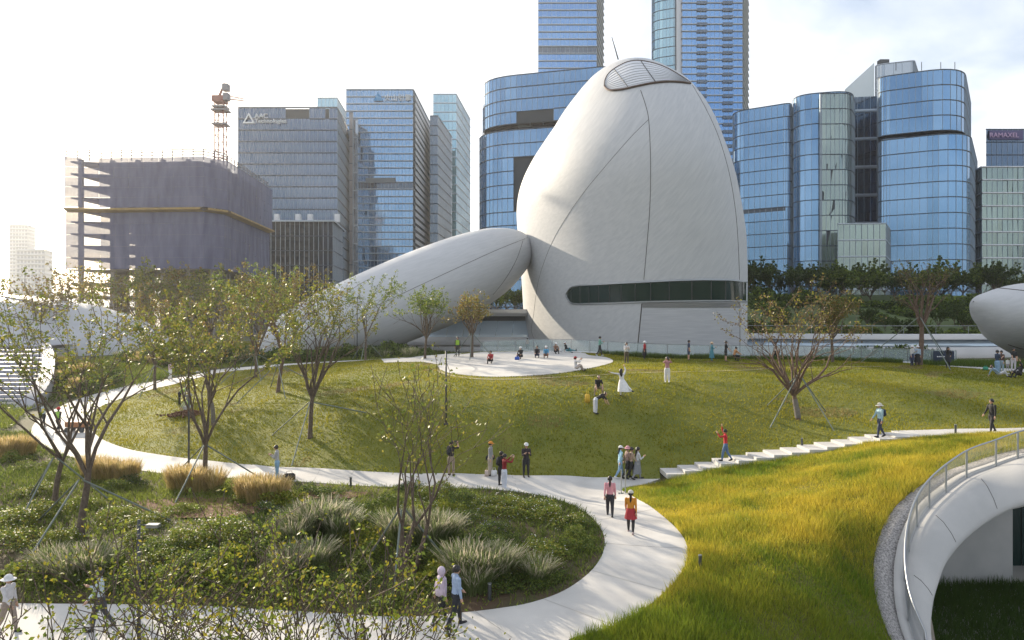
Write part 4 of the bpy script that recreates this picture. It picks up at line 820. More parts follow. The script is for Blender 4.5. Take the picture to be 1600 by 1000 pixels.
# distant trees: a few crowns shared between many
proto = {}
for k, (pal, n, sp, nl, s) in dict(autumn=(AUT, 1500, .42, 9, .17), olive=(YGR, 1900, .42, 9, .17), dark=(DRK, 5200, .75, 9, .30), dark2=(DRK + GRN, 4800, .85, 8, .32), bare=(BRN, 1100, .5, 9, .18)).items():
    proto[k] = tree_data(500 + len(proto), 10, 2.2 if 'dark' not in k else 1.6, .18, nl, sp, n, s, pal, 3)
def far_tree(px, base, top, Y, kind, label, group, seed=0):
    z = CZ - (base - HY) / F * Y; x = (px - CX) / F * Y; z = g1(x, Y) if base is None else z; H = zat(top, Y) - z
    make_tree('distant_tree', Vector((x, Y, z)), seed * 1.3, proto[kind], label, group=group, sc=H / 10)
for i, (px, top, Y, k) in enumerate([(62,425,92,'bare'),(108,410,100,'autumn'),(150,418,108,'autumn'),(186,425,118,'autumn'),(222,405,112,'olive'),(258,418,122,'autumn'),(292,408,118,'autumn'),(330,424,112,'olive'),(362,415,104,'olive'),(405,420,100,'olive'),(30,430,110,'bare'),(440,440,112,'olive')]):
    x = (px - CX) / F * Y; far_tree(px, HY + (CZ - g1(x, Y)) / Y * F, top, Y, k, 'thin autumn-coloured tree in the row before the netted building', 'trees before the netted building', i)
for i in range(26):
    px = 1168 + i * 18 + random.uniform(-8, 8); Y = random.uniform(128, 147); far_tree(px, random.uniform(462, 478), random.uniform(402, 432), Y, random.choice(['dark', 'dark2', 'dark']), 'dense dark green tree in the belt below the glass towers', 'tree belt below the towers', i)
for i, (px, top) in enumerate([(775,452),(792,440),(806,446),(818,450)]): far_tree(px, 490, top, 118 + 3 * i, 'dark2', 'green tree seen in the gap between the two large pavilions', 'trees in the gap between the pavilions', i)
for i in range(16):
    px = 1180 + i * 22 + random.uniform(-6, 6); Y = 100 + random.uniform(-6, 14); x = (px - CX) / F * Y; b = HY + (CZ - g1(x, Y)) / Y * F; far_tree(px, b, b - random.uniform(22, 40), Y, random.choice(['dark', 'dark2']), 'low dark green tree on the terraces behind the walkway', 'low trees on the terraces', i)
# hedge-like bushes and clumps
def bush_mesh(seed, n, size, pal, flowers=0, fcol=(.8, .8, .74), hgt=.75):
    r = np.random.default_rng(seed); k = r.normal(size=(9, 3)); k /= np.linalg.norm(k, axis=1)[:, None]; d = r.normal(size=(n, 3)); d /= np.linalg.norm(d, axis=1)[:, None]; d[:, 2] = np.abs(d[:, 2])
    lump = 1 + .3 * np.sin(d @ k[0] * 5) + .15 * np.sin(d @ k[1] * 9) + .1 * np.sin(d @ k[2] * 14); rad = lump * r.uniform(.45, 1, n) ** .4
    C = d * rad[:, None] * [1, 1, hgt]; V, Fq = leaf_quads(C, size, r); T = tints(r, n, pal)
    if flowers:
        e = r.normal(size=(flowers, 3)); e[:, 2] = np.abs(e[:, 2]) + .2; e /= np.linalg.norm(e, axis=1)[:, None]; l2 = 1 + .3 * np.sin(e @ k[0] * 5) + .15 * np.sin(e @ k[1] * 9) + .1 * np.sin(e @ k[2] * 14)
        V2, F2 = leaf_quads(e * l2[:, None] * 1.03 * [1, 1, hgt], .05, r, asp=1.); V = np.r_[V, V2]; Fq = np.r_[Fq, F2 + n * 4]; T = np.r_[T, np.tile(fcol, (flowers * 4, 1))]
    return mesh_np('foliage', V, Fq, T)
def clump_mesh(seed, n, h, bend, wid, pal, plume=None, rad=.35):
    r = np.random.default_rng(seed); a = r.uniform(0, 6.283, n); q = rad * np.sqrt(r.random(n)); b0 = np.c_[q * np.cos(a), q * np.sin(a), np.zeros(n)]; an = a + r.normal(0, .5, n); l = h * r.uniform(.6, 1.1, n); bd = bend * r.uniform(.3, 1.2, n)
    o = np.c_[np.cos(an), np.sin(an), np.zeros(n)]; s = np.c_[-np.sin(an), np.cos(an), np.zeros(n)]; pts = []
    for t in (0, .4, .75, 1.): pts.append(b0 + o * (bd * l * t ** 2)[:, None] + np.c_[np.zeros((n, 2)), l * (t - .28 * t * t * np.minimum(bd, 1.5))])
    Vs = []; wds = (wid, wid * .9, wid * .6, wid * .1) if plume is None else (wid * .7, wid * .5, wid * 1.6, wid * .5)
    for p, w_ in zip(pts, wds): Vs += [p - s * w_ / 2, p + s * w_ / 2]
    V = np.stack(Vs, 1).reshape(-1, 3); i = np.arange(n)[:, None] * 8; Fq = np.concatenate([i + np.array([[2 * k, 2 * k + 1, 2 * k + 3, 2 * k + 2]]) for k in range(3)]); T = tints(r, n, pal, 8)
    if plume is not None: T = T.reshape(n, 8, 3); m = r.random(n) < .4; T[m, 4:] = np.array(plume) * r.uniform(.8, 1.15, (m.sum(), 1, 1)); T = T.reshape(-1, 3)
    return mesh_np('blades', V, Fq, T)
KIND = dict(
 flower=([bush_mesh(1 + i, 2400, .06, GRN + YGR[:3], 110) for i in range(3)], 'green shrub mound dotted with small white flowers in the planted bed', 'flowering shrub'),
 green=([bush_mesh(11 + i, 2400, .06, GRN + YGR[:2], 0) for i in range(3)], 'plain mid-green shrub mound in the planted bed', 'shrub'),
 dark=([bush_mesh(21 + i, 2300, .06, DRK + GRN, 0) for i in range(3)], 'dark green shrub mound in the planted bed', 'shrub'),
 lime=([bush_mesh(31 + i, 900, .10, [(.24, .27, .03), (.17, .22, .03), (.30, .29, .04)], 0, hgt=.9) for i in range(2)], 'bright lime-leaved bush in the planted bed', 'shrub'),
 blue=([bush_mesh(41 + i, 2000, .055, DRK + GRN[:1], 80, (.30, .30, .46), .6) for i in range(2)], 'low shrub with pale blue flower heads in the planted bed', 'flowering shrub'),
 plume=([clump_mesh(51 + i, 520, .95, .62, .016, [(.17, .22, .08), (.23, .27, .12), (.13, .18, .05)], (.50, .45, .34), rad=.45) for i in range(3)], 'arching ornamental grass with pale feathery plumes in the planted bed', 'ornamental grass'),
 wheat=([clump_mesh(61 + i, 640, 1.1, .38, .014, [(.50, .38, .16), (.58, .46, .21), (.36, .30, .10)], (.64, .50, .28)) for i in range(3)], 'upright straw-coloured grass clump at the edge of the path', 'ornamental grass'),
 hedge=([bush_mesh(71 + i, 1500, .12, DRK + GRN[:2], 0) for i in range(3)], 'dark leafy shrub behind the lawn and path', 'shrub'))
for k, (ms, _, _) in KIND.items():
    for m in ms: m.materials.append(blade_m if k in ('plume', 'wheat') else leaf_m)
def plant(kind, p, s, zs=1.):
    ms, lab, cat = KIND[kind]; nm = {'plume': 'grass_clump', 'wheat': 'grass_clump'}.get(kind, 'shrub'); o = link(nm, random.choice(ms)); o.location = p; o.rotation_euler = (0, 0, random.uniform(0, 6.28)); o.scale = (s, s, s * zs)
    tag(o, lab, cat, {'flower': 'white-flowering shrubs', 'green': 'mid-green shrubs', 'dark': 'dark shrubs', 'lime': 'lime bushes', 'blue': 'blue-flowering shrubs', 'plume': 'plumed grasses', 'wheat': 'straw-coloured grasses', 'hedge': 'shrubs behind the lawn'}[kind]); return o
PL = '''flower 30 815 1.2;flower 62 805 1.1;flower 15 850 1.2;flower 95 845 .9;flower 190 815 1.1;flower 232 822 1.0;flower 210 848 .9;flower 330 838 1.4;flower 300 850 1.1;flower 365 842 1.0;flower 240 880 .9;flower 690 770 1.0;flower 670 780 1.0;flower 655 800 1.0;flower 790 800 1.2;flower 830 805 1.2;flower 870 815 1.1;flower 760 795 .9;flower 820 870 1.1;flower 850 880 1.0;flower 790 895 1.0;flower 150 900 .9;flower 55 770 .9
green 150 745 .8;green 180 765 .9;green 360 770 .9;green 380 785 .8;green 130 790 .9;green 40 735 .9;green 20 720 1.0;green 75 730 .8;green 90 750 .9;green 290 800 .9;green 560 880 .9;green 590 860 .8;green 460 870 .9;green 420 900 .8;green 720 860 .8;green 680 880 .8;green 900 840 .8;green 880 860 .9;green 270 905 1.0;green 350 915 1.0;green 450 930 .9;green 520 935 .8;green 30 900 1.1;green 90 905 1.0;green 620 945 .6
dark 480 770 .9;dark 510 775 .9;dark 545 800 1.0;dark 575 820 1.0;dark 600 790 .9;dark 720 785 .9;dark 750 790 .8;dark 690 830 .9;dark 740 845 .9;dark 780 848 .8;dark 640 830 .8;dark 660 870 .9;dark 560 915 .9;dark 500 905 .9;dark 390 865 1.0;dark 340 885 1.1;dark 290 895 1.1;dark 260 860 .9;dark 770 915 .9;dark 700 920 .8;dark 820 912 .8;dark 640 925 .8;dark 860 905 .7;dark 600 950 .7;dark 450 840 .9;dark 210 910 .9;dark 180 880 .9;dark 905 825 .7;dark 915 855 .6;dark 840 790 .7
blue 200 757 .8;blue 420 800 .7;blue 640 765 .7;blue 730 815 .7;blue 770 830 .7;blue 745 875 .6
lime 430 790 .7;lime 450 785 .7;lime 640 815 .7;lime 665 825 .6;lime 330 900 .8;lime 680 905 .7;lime 560 845 .7;lime 370 870 .6;lime 700 800 .6
plume 480 830 1.3;plume 505 825 1.35;plume 530 835 1.2;plume 460 845 1.2;plume 455 895 1.1;plume 490 885 1.1;plume 620 840 1.2;plume 650 842 1.2;plume 675 846 1.25;plume 695 840 1.1;plume 725 900 1.35;plume 755 905 1.35;plume 780 900 1.2;plume 740 920 1.2;plume 110 905 1.2;plume 140 900 1.2;plume 80 890 1.0;plume 230 545 1.6;plume 215 560 1.6;plume 190 565 1.5;plume 840 905 .9;plume 600 561 1.2;plume 640 559 1.2
wheat 140 745 1.1;wheat 155 748 1.1;wheat 170 750 1.1;wheat 195 752 1.1;wheat 205 750 1.0;wheat 275 765 1.15;wheat 292 767 1.2;wheat 308 768 1.2;wheat 335 768 1.1;wheat 385 782 1.15;wheat 400 785 1.2;wheat 418 785 1.2;wheat 435 783 1.1;wheat 10 715 1.2;wheat 30 712 1.2;wheat 45 708 1.0;wheat 95 600 1.3;wheat 115 590 1.3;wheat 135 585 1.2;wheat 120 610 1.2;wheat 100 575 1.3'''
for ln in PL.replace('\n', ';').split(';'):
    k, px, py, s = ln.split(); p = gp(float(px), float(py)); plant(k, p - Vector((0, 0, .08)), float(s) * (.85 if k in ('flower', 'green', 'dark') else 1), .8 if k in ('flower', 'green', 'dark', 'hedge') else 1)
for i in range(95):
    x, y = random.uniform(-44, -9), random.uniform(73, 92)
    if y < 75.5 and x > -31: y += 3
    if x < -33 and y < 78: continue
    plant('hedge' if random.random() < .75 else random.choice(['wheat', 'plume', 'green']), Vector((x, y, g1(x, y) - .1)), random.uniform(1.0, 1.7))
for i in range(26):
    x, y = random.uniform(-47, -34), random.uniform(62, 78)
    if inpoly(np.array([x]), np.array([y]), np.array(path_poly))[0] or x > -38 + (y - 62) * .35 and y < 70: continue
    plant(random.choice(['hedge', 'wheat', 'green', 'hedge']), Vector((x, y, g1(x, y) - .1)), random.uniform(.8, 1.3))
for i in range(46): x, y = random.uniform(30, 85), random.uniform(96, 128); plant('hedge', Vector((x, y, g1(x, y) - .15)), random.uniform(1.5, 2.6), .7)['group'] = 'shrubs on the terraces'
for i in range(11): x = 29.5 + i * .95; plant('hedge', Vector((x, 67.5 + .6 * (i % 3), g1(x, 67.5) - .1)), random.uniform(.8, 1.2), 1.5)['group'] = 'shrubs on the terraces'
for i in range(26): x, y = random.uniform(44, 100), random.uniform(122, 131); plant('hedge', Vector((x, y, g1(x, y) - .2)), random.uniform(2.2, 3.4), .9)['group'] = 'shrubs on the terraces'
for i in range(22): x = -29.5 + i * .85; plant('hedge', Vector((x, 76.2 + .8 * (i % 3), g1(x, 76.5) - .15)), random.uniform(1.3, 1.7), 1.25)
far_lawn = drape('far_lawn', [(-82, 96), (-24, 94), (-20, 130), (-86, 132)], 4, .02, lawn_m)
drape('terrace_lawn', [(25, 93), (60, 92), (95, 94), (95, 148), (24, 148)], 3, .02, mk('terrace_turf', (.045, .075, .018), (.07, .10, .025), .3, .9, bump=.5, bscale=3))
# ------------------------------------------------------------------ grasses and ground cover
def scatter(poly, n, r):
    q = np.array(poly); X = []; Yv = []; lo, hi = q.min(0), q.max(0); c = 0
    while c < n:
        x = r.uniform(lo[0], hi[0], n); y = r.uniform(lo[1], hi[1], n); k = inpoly(x, y, q); X.append(x[k]); Yv.append(y[k]); c += k.sum()
    return np.concatenate(X)[:n], np.concatenate(Yv)[:n]
def wav(x, y, s, k=5, sd=0):
    r = np.random.default_rng(sd); o = 0
    for i in range(k): a = r.uniform(0, 6.28); f = s * 1.7 ** i * .5; o = o + np.sin((x * math.cos(a) + y * math.sin(a)) * f + r.uniform(0, 6) + 1.3 * np.sin((x * math.sin(a) - y * math.cos(a)) * f * .7)) / 1.35 ** i
    return o / 2.2
def blades(name, poly, n, h, w_, pal_f, sd, label=None, lean=.35, zf=gz, hn=.3, dens=None):
    r = np.random.default_rng(sd); x, y = scatter(poly, n, r)
    if dens is not None: k = r.random(len(x)) < dens(x, y); x, y = x[k], y[k]
    n = len(x); z = zf(x, y); hh = h * r.uniform(.5, 1.3, n) * (1 + hn * wav(x, y, 1.5, 4, sd + 5)); a = r.uniform(0, 6.283, n); b = r.uniform(0, 6.283, n); l = lean * r.uniform(.1, 1.4, n) * hh
    p = np.c_[x, y, z - .02]; s = np.c_[np.cos(a), np.sin(a), np.zeros(n)] * (w_ * r.uniform(.6, 1.3, n) / 2)[:, None]; t = p + np.c_[np.cos(b) * l, np.sin(b) * l, hh]
    V = np.stack([p - s, p + s, t], 1).reshape(-1, 3); T = np.repeat(pal_f(x, y, r), 3, 0); o = fast(name, V, np.arange(n * 3).reshape(n, 3), blade_m, tint=T); tag(o, label, None, None, 'stuff'); return o
def mixp(a, b, t): t = np.clip(t, 0, 1)[:, None]; return np.array(a)[None] * (1 - t) + np.array(b)[None] * t
def pal_lawn(x, y, r):
    t = .5 + .3 * wav(x, y, .35, 4, 3) + .3 * wav(x * .5, y * 1.6, 1.7, 4, 4) + r.normal(0, .14, len(x)); c = mixp((.15, .175, .012), (.34, .30, .026), t); d = wav(x, y, .8, 4, 9); return np.where((d > .72)[:, None], mixp(c[0], (.24, .18, .08), np.full(len(x), .8)), c) * r.uniform(.8, 1.2, len(x))[:, None]
def off_lawn(x, y):
    k = np.zeros(x.shape, bool)
    for ob in (plaza_q, side_q, east_q): k |= inpoly(x, y, np.array(ob))
    return 1. - k
blades('lawn_grass', lawn_poly, 240000, .11, .07, pal_lawn, 11, 'short mown grass covering the lawn mound', .6, dens=off_lawn)
def pal_mead(x, y, r):
    t = .55 + .4 * wav(x, y, .6, 4, 13) + .4 * wav(x, y, 2.8, 3, 14) + r.normal(0, .28, len(x)); gr = np.clip((24.5 - y + .25 * (x - 8)) / 3.5, 0, 1); t = t * (1 - .75 * gr); c = mixp((.15, .235, .02), (.58, .47, .055), t - .02); return c * r.uniform(.75, 1.2, len(x))[:, None]
blades('meadow_grass', meadow_poly, 230000, .24, .024, pal_mead, 12, 'long yellow-green grass on the bank between stairs and court', .55, hn=.55)
def pal_bed(x, y, r):
    t = .5 + .5 * wav(x, y, .5, 4, 23) + r.normal(0, .2, len(x)); return mixp((.085, .13, .025), (.25, .29, .05), t) * r.uniform(.7, 1.2, len(x))[:, None]
blades('ground_cover', island_poly, 120000, .22, .05, pal_bed, 14, 'low green ground cover between the shrubs of the beds', .9, dens=lambda x, y: np.clip(.75 + .7 * wav(x, y, .7, 3, 33), .08, 1))
blades('verge_grass', sl([(-38, 47.5), (-34.5, 49), (-36.3, 53), (-38, 57), (-37.5, 61), (-33, 65.5), (-30, 71.5), (-24, 74.2), (-9, 75), (-9, 93), (-46, 95), (-47.4, 70), (-46.5, 58), (-42, 50)], 3), 70000, .35, .07, pal_bed, 15, 'rough green planting beyond the far path', .8)
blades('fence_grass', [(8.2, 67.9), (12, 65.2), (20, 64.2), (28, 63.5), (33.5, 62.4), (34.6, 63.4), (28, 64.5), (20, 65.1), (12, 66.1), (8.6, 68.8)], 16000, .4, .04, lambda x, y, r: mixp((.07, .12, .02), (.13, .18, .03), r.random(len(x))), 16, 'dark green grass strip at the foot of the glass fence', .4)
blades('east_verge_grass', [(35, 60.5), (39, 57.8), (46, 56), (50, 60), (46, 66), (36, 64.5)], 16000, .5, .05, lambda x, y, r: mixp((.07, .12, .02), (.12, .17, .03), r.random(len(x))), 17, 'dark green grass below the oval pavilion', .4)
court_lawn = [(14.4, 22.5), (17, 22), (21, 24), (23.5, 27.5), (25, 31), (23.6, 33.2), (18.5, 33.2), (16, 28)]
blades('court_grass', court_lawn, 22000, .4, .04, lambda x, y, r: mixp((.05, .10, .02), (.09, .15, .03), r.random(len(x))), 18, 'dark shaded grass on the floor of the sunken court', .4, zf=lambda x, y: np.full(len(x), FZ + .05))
blades('far_grass', [(-82, 96), (-24, 94), (-20, 130), (-86, 132)], 20000, .2, .2, pal_lawn, 19, 'bright far lawn before the netted building', .6)
# ------------------------------------------------------------------ people
CM = {}
def cloth(c, rough=.8):
    k = tuple(round(x, 3) for x in c)
    if k not in CM: CM[k] = mk('cloth', c, tuple(x * .82 for x in c), 9, rough, bump=.25, bscale=25)
    return CM[k]
SKIN = mk('skin', (.50, .30, .21), rough=.55); HAIR = mk('hair', (.016, .013, .012), rough=.45); EYE_M = mk('eye_dark', (.02, .015, .012), rough=.3); LIP_M = mk('lips', (.36, .14, .12), rough=.5)
BLK, WHT, NVY, JEAN, LJEAN, KHK, GRY, RED, ORG, TEAL, PNK, BRNC, LBL, DGR = (.022, .022, .025), (.72, .72, .72), (.035, .045, .09), (.10, .17, .30), (.24, .38, .55), (.33, .26, .19), (.30, .30, .31), (.38, .035, .04), (.62, .24, .03), (.06, .22, .26), (.62, .30, .33), (.20, .11, .07), (.38, .55, .70), (.12, .30, .22)
ARMS = dict(down=((.05, .14, -1), (.18, .05, -1)), phone=((.35, .12, -1), (.75, -.35, .45)), photo=((.85, .25, -.15), (.55, -.45, .75)), swing_f=((.45, .1, -1), (.65, .0, -.8)), swing_b=((-.4, .12, -1), (-.1, .05, -1)), out=((.0, 1, .12), (.05, 1, .25)), hip=((-.1, .6, -.8), (.35, -.6, -.6)), knee=((.75, .1, -.65), (.8, -.1, -.45)), prop=((-.55, .25, -1), (-.35, .1, -1)), reach=((.7, .1, -.8), (.5, -.05, -.95)), up=((.5, .2, .8), (.1, -.3, 1)))
LEGS = dict(stand=(((.0, .05, -1), (-.02, .02, -1)), ((.02, .06, -1), (-.04, .02, -1))), walk=(((.36, .02, -1), (.12, .0, -1)), ((-.22, .03, -1), (-.62, .0, -1))), sit=(((.82, .18, .62), (.42, -.05, -1)), ((.85, .22, .5), (.5, -.05, -1))), recline=(((1, .15, .12), (1, .1, -.12)), ((.85, .2, .55), (.45, 0, -1))), squat=(((.85, .3, .1), (-.35, 0, -1)), ((.8, .3, .05), (-.4, 0, -1))), kick=(((.0, .0, -1), (-.03, 0, -1)), ((-.35, .75, -.75), (-.45, .7, -.6))), wide=(((.5, .05, -1), (.3, 0, -1)), ((-.45, .05, -1), (-.6, 0, -1))))
def nz3(v): return Vector(v).normalized()
def rings_loft(mb, pts, k=12):
    """pts: list of (centre, rx, ry, frame) with frame = (side, front)"""
    rows = []
    for c, rx, ry, sd_, fr_ in pts: rows.append([c + sd_ * (rx * math.cos(t)) + fr_ * (ry * math.sin(t)) for t in [2 * math.pi * j / k for j in range(k)]])
    n = len(rows); mb.add([v for r in rows for v in r], [(i * k + j, i * k + (j + 1) % k, (i + 1) * k + (j + 1) % k, (i + 1) * k + j) for i in range(n - 1) for j in range(k)] + [tuple(range(k))[::-1], tuple((n - 1) * k + j for j in range(k))])
def person(px, py, H, head, legs='stand', arms=('down', 'down'), lean=.03, top=BLK, bot=BLK, shoes=BLK, sleeve=1, shorts=0, hair='short', hat=None, skirt=None, label='', vest=None, look=0., tie=None, hood=None, child_=0, at=None, side=0., flare=1.0, shawl=None):
    p = Vector(at) if at is not None else gp(px, py); up = Vector((0, 0, 1)); fw = Vector((0, 1, 0)); rt = Vector((1, 0, 0)); s = H
    def D(v, sg): return nz3((v[1] * sg, v[0], v[2]))
    T = nz3((side, math.sin(lean), math.cos(lean))); tf = nz3(fw - T * fw.dot(T)); pel = Vector((0, 0, 0)); chest = pel + T * (.18 * s); sh = pel + T * (.285 * s); nk = pel + T * (.325 * s); hd = pel + T * (.36 * s) + nz3(T + tf * (look + .12)) * (.045 * s); hr = .066 * s
    bones = [(pel, chest, 'top'), (chest, nk, 'top')]; mb = MB()
    rings_loft(mb, [(pel - T * .045 * s, .075 * s, .058 * s, rt, tf), (pel, .096 * s, .068 * s, rt, tf), (pel + T * .06 * s, .088 * s, .062 * s, rt, tf), (pel + T * .12 * s, .084 * s, .058 * s, rt, tf), (pel + T * .2 * s, .098 * s, .066 * s, rt, tf), (pel + T * .255 * s, .104 * s, .06 * s, rt, tf), (pel + T * .29 * s, .085 * s, .048 * s, rt, tf), (pel + T * .312 * s, .042 * s, .036 * s, rt, tf)])
    mb.tube([nk - T * .03 * s, hd - T * .02 * s], [.032 * s, .03 * s], 8); mb.ball(hd, (hr * .82, hr * .95, hr * 1.12), 12, 9); mb.ball(hd + tf * hr * .93 - up * hr * .1, hr * .2, 6, 5)
    for e in (-1, 1): mb.ball(hd + rt * e * hr * .84 - up * hr * .05, (hr * .12, hr * .2, hr * .27), 6, 5)
    hands = []; feet = []
    for e, ar in zip((-1, 1), arms):
        u, f = ARMS[ar]; a0 = sh + rt * (e * .105 * s) - T * .012 * s; a1 = a0 + D(u, e) * (.172 * s); a2 = a1 + D(f, e) * (.15 * s); mb.tube([a0, a0.lerp(a1, .5), a1], [.040 * s, .034 * s, .028 * s], 8); mb.ball(a0, .042 * s, 8, 6); mb.tube([a1, a1.lerp(a2, .4), a2], [.028 * s, .027 * s, .018 * s], 8); mb.ball(a1, .028 * s, 8, 6)
        bones += [(a0, a1, 'top' if sleeve < 3 else 'skin'), (a1, a2, 'top' if sleeve == 1 else 'skin')]; hands.append((a2, D(f, e), e))
    for e, (th, sn) in zip((-1, 1), LEGS[legs]):
        l0 = pel + rt * (e * .052 * s) - T * .02 * s; l1 = l0 + D(th, e) * (.245 * s); l2 = l1 + D(sn, e) * (.235 * s); mb.tube([l0, l0.lerp(l1, .5), l1], [.068 * s, .058 * s * flare ** .3, .042 * s * flare], 9); mb.tube([l1, l1.lerp(l2, .35), l2], [.042 * s * flare, .041 * s * flare, .027 * s * flare ** 1.6], 9); mb.ball(l1, .043 * s * flare, 8, 6)
        hz_ = D(sn, e); tz = nz3(fw - hz_ * fw.dot(hz_) * .8) if abs(hz_.y) < .95 else up; heel = l2 + hz_ * .03 * s; toe = heel + tz * .115 * s; mb.tube([heel - tz * .03 * s, heel + tz * .04 * s, toe], [.028 * s, .03 * s, .022 * s], 7)
        bones += [(l0, l1, 'bot'), (l1, l1.lerp(l2, .93), 'skin' if shorts else 'bot'), (heel - tz * .04 * s, toe, 'shoe')]; feet.append((heel, toe))
    bones += [(hd - up * hr, hd + up * hr, 'skin'), (nk + T * .012 * s, hd, 'skin')]
    body = mb.build('body', SKIN); md = body.modifiers.new('r', 'REMESH'); md.mode = 'VOXEL'; md.voxel_size = .019 if p.y < 45 else .026; sm = body.modifiers.new('s', 'SMOOTH'); sm.iterations = 3; sm.factor = .5
    dg = bpy.context.evaluated_depsgraph_get(); me = bpy.data.meshes.new_from_object(body.evaluated_get(dg)); om = body.data; bpy.data.objects.remove(body); bpy.data.meshes.remove(om)
    nv = len(me.vertices); co = np.empty(nv * 3, np.float32); me.vertices.foreach_get('co', co); co = co.reshape(-1, 3); nf = len(me.polygons); cc = np.empty(nf * 3, np.float32); me.polygons.foreach_get('center', cc); cc = cc.reshape(-1, 3)
    best = np.full(nf, 1e9); idx = np.zeros(nf, np.int32); slot = dict(skin=0, top=1, bot=2, shoe=3)
    for a, b, rg_ in bones:
        a_, d_ = np.array(a), np.array(b - a); t = np.clip(((cc - a_) @ d_) / max(d_ @ d_, 1e-9), 0, 1); q = np.linalg.norm(cc - a_ - t[:, None] * d_, axis=1) * (.8 if rg_ == 'top' and a in (pel, chest) else 1); m = q < best; best[m] = q[m]; idx[m] = slot[rg_]
    low = (cc - np.array(pel)) @ np.array(T); lg = (idx == 1) & (low < .025 * s) & (np.abs(cc[:, 0]) < .13 * s); idx[lg] = 2
    det = MB()   # eyes, mouth and fingers join the same body mesh
    for e in (-1, 1): det.ball(hd + tf * hr * .86 + rt * e * hr * .33 + up * hr * .08, hr * .13, 6, 5, 4)
    det.box(hd + tf * hr * .86 - up * hr * .5, (hr * .5, hr * .12, hr * .12), 5)
    for w_, d, e in hands:
        x = d.cross(up if abs(d.z) < .9 else fw).normalized(); n = x.cross(d); det.tube([w_ - d * .015 * s, w_ + d * .02 * s, w_ + d * .05 * s], [.017 * s, .022 * s, .02 * s], 6)
        for i, (o_, l_) in enumerate(((-.016, .034), (-.005, .042), (.006, .039), (.016, .03))): b0 = w_ + d * .045 * s + x * o_ * s; det.tube([b0, b0 + d * l_ * .55 * s + n * .004 * s, b0 + d * l_ * s + n * .014 * s], [.0055 * s, .0052 * s, .004 * s], 5)
        b0 = w_ + d * .018 * s - x * .017 * s * e; det.tube([b0, b0 + (d * .6 - x * e * .8) * .02 * s, b0 + (d * .95 - x * e * .6 + n * .4) * .035 * s], [.007 * s, .0065 * s, .005 * s], 5)
    zmin = float(co[:, 2].min()); off = Vector((0, 0, -zmin))
    F4 = [tuple(q.vertices) for q in me.polygons]; V4 = [Vector(v) + off for v in co.tolist()]; k = len(V4)
    full = MB(); full.add(V4, F4); full.m = idx.tolist(); full.add([Vector(v) + off for v in det.v], det.f); full.m = idx.tolist() + det.m; bpy.data.meshes.remove(me)
    o = empty('person', p, -R(head)); tag(o, label, 'person')
    full.build('body', [SKIN, cloth(top), cloth(bot), cloth(shoes, .5), EYE_M, LIP_M], o, True)
    hc = hd + off
    if hair and not hood:
        h = MB(); n = 9
        rows = []
        for i in range(7):
            t = math.pi * .62 * i / 6; rows.append([hc + rt * (hr * .95 * math.sin(t) * math.cos(a)) + tf * (hr * 1.05 * math.sin(t) * math.sin(a) - (hr * .12)) + up * (hr * 1.22 * math.cos(t) + (hr * .42 * max(0, math.sin(a)) * math.sin(t) if i > 3 else 0)) for a in [2 * math.pi * j / 14 for j in range(14)]])
        h.add([v for r in rows for v in r], [(i * 14 + j, i * 14 + (j + 1) % 14, (i + 1) * 14 + (j + 1) % 14, (i + 1) * 14 + j) for i in range(6) for j in range(14)])
        if hair in ('long', 'tail'):
            w2 = .9 if hair == 'long' else .4; b = hc - tf * hr * .75; rings_loft(h, [(b + up * hr * .5, hr * w2, hr * .35, rt, tf), (b - up * hr * .6, hr * w2 * 1.05, hr * .42, rt, tf), (b - T * hr * 2.2 - tf * hr * .25, hr * w2 * .9, hr * .36, rt, tf), (b - T * hr * (3.4 if hair == 'long' else 3.0) - tf * hr * .2, hr * w2 * .45, hr * .2, rt, tf)], 10)
        h.build('hair', HAIR, o, True)
    if hat:
        col, kd = hat; h = MB(); c = hc + up * hr * .3
        h.add([c + rt * (hr * 1.06 * math.sin(t) * math.cos(a)) + tf * (hr * 1.14 * math.sin(t) * math.sin(a)) + up * hr * 1.05 * math.cos(t) for t in [math.pi / 2 * i / 5 for i in range(6)] for a in [2 * math.pi * j / 14 for j in range(14)]], [(i * 14 + j, i * 14 + (j + 1) % 14, (i + 1) * 14 + (j + 1) % 14, (i + 1) * 14 + j) for i in range(5) for j in range(14)])
        if kd == 'cap': h.add([c + rt * (hr * 1.0 * math.cos(a)) + tf * (hr * (1.0 + r_ * .85) * math.sin(a)) - up * hr * .12 * r_ for r_ in (0, 1) for a in [math.pi * (.1 + .8 * j / 8) for j in range(9)]], [(j, j + 1, 10 + j, 9 + j) for j in range(8)])
        else: h.add([c + rt * (hr * (1.05 + .75 * r_) * math.cos(a)) + tf * (hr * (1.12 + .75 * r_) * math.sin(a)) - up * hr * (.28 * r_) for r_ in (0, 1) for a in [2 * math.pi * j / 16 for j in range(16)]], [(j, (j + 1) % 16, 16 + (j + 1) % 16, 16 + j) for j in range(16)])
        h.build('hat', cloth(col), o, True)
    if hood:
        h = MB(); h.ball(hc + up * hr * .05 - tf * hr * .15, (hr * 1.12, hr * 1.12, hr * 1.3), 12, 9); h.build('hood', cloth(hood), o, True)
        h = MB(); b = sh + off; rings_loft(h, [(nk + off, .05 * s, .05 * s, rt, tf), (b, .125 * s, .085 * s, rt, tf), (b - T * .1 * s, .14 * s, .095 * s, rt, tf), (b - T * .22 * s, .13 * s, .1 * s, rt, tf), (b - T * .3 * s, .125 * s, .1 * s, rt, tf)], 14); h.build('shawl', cloth(hood), o, True)
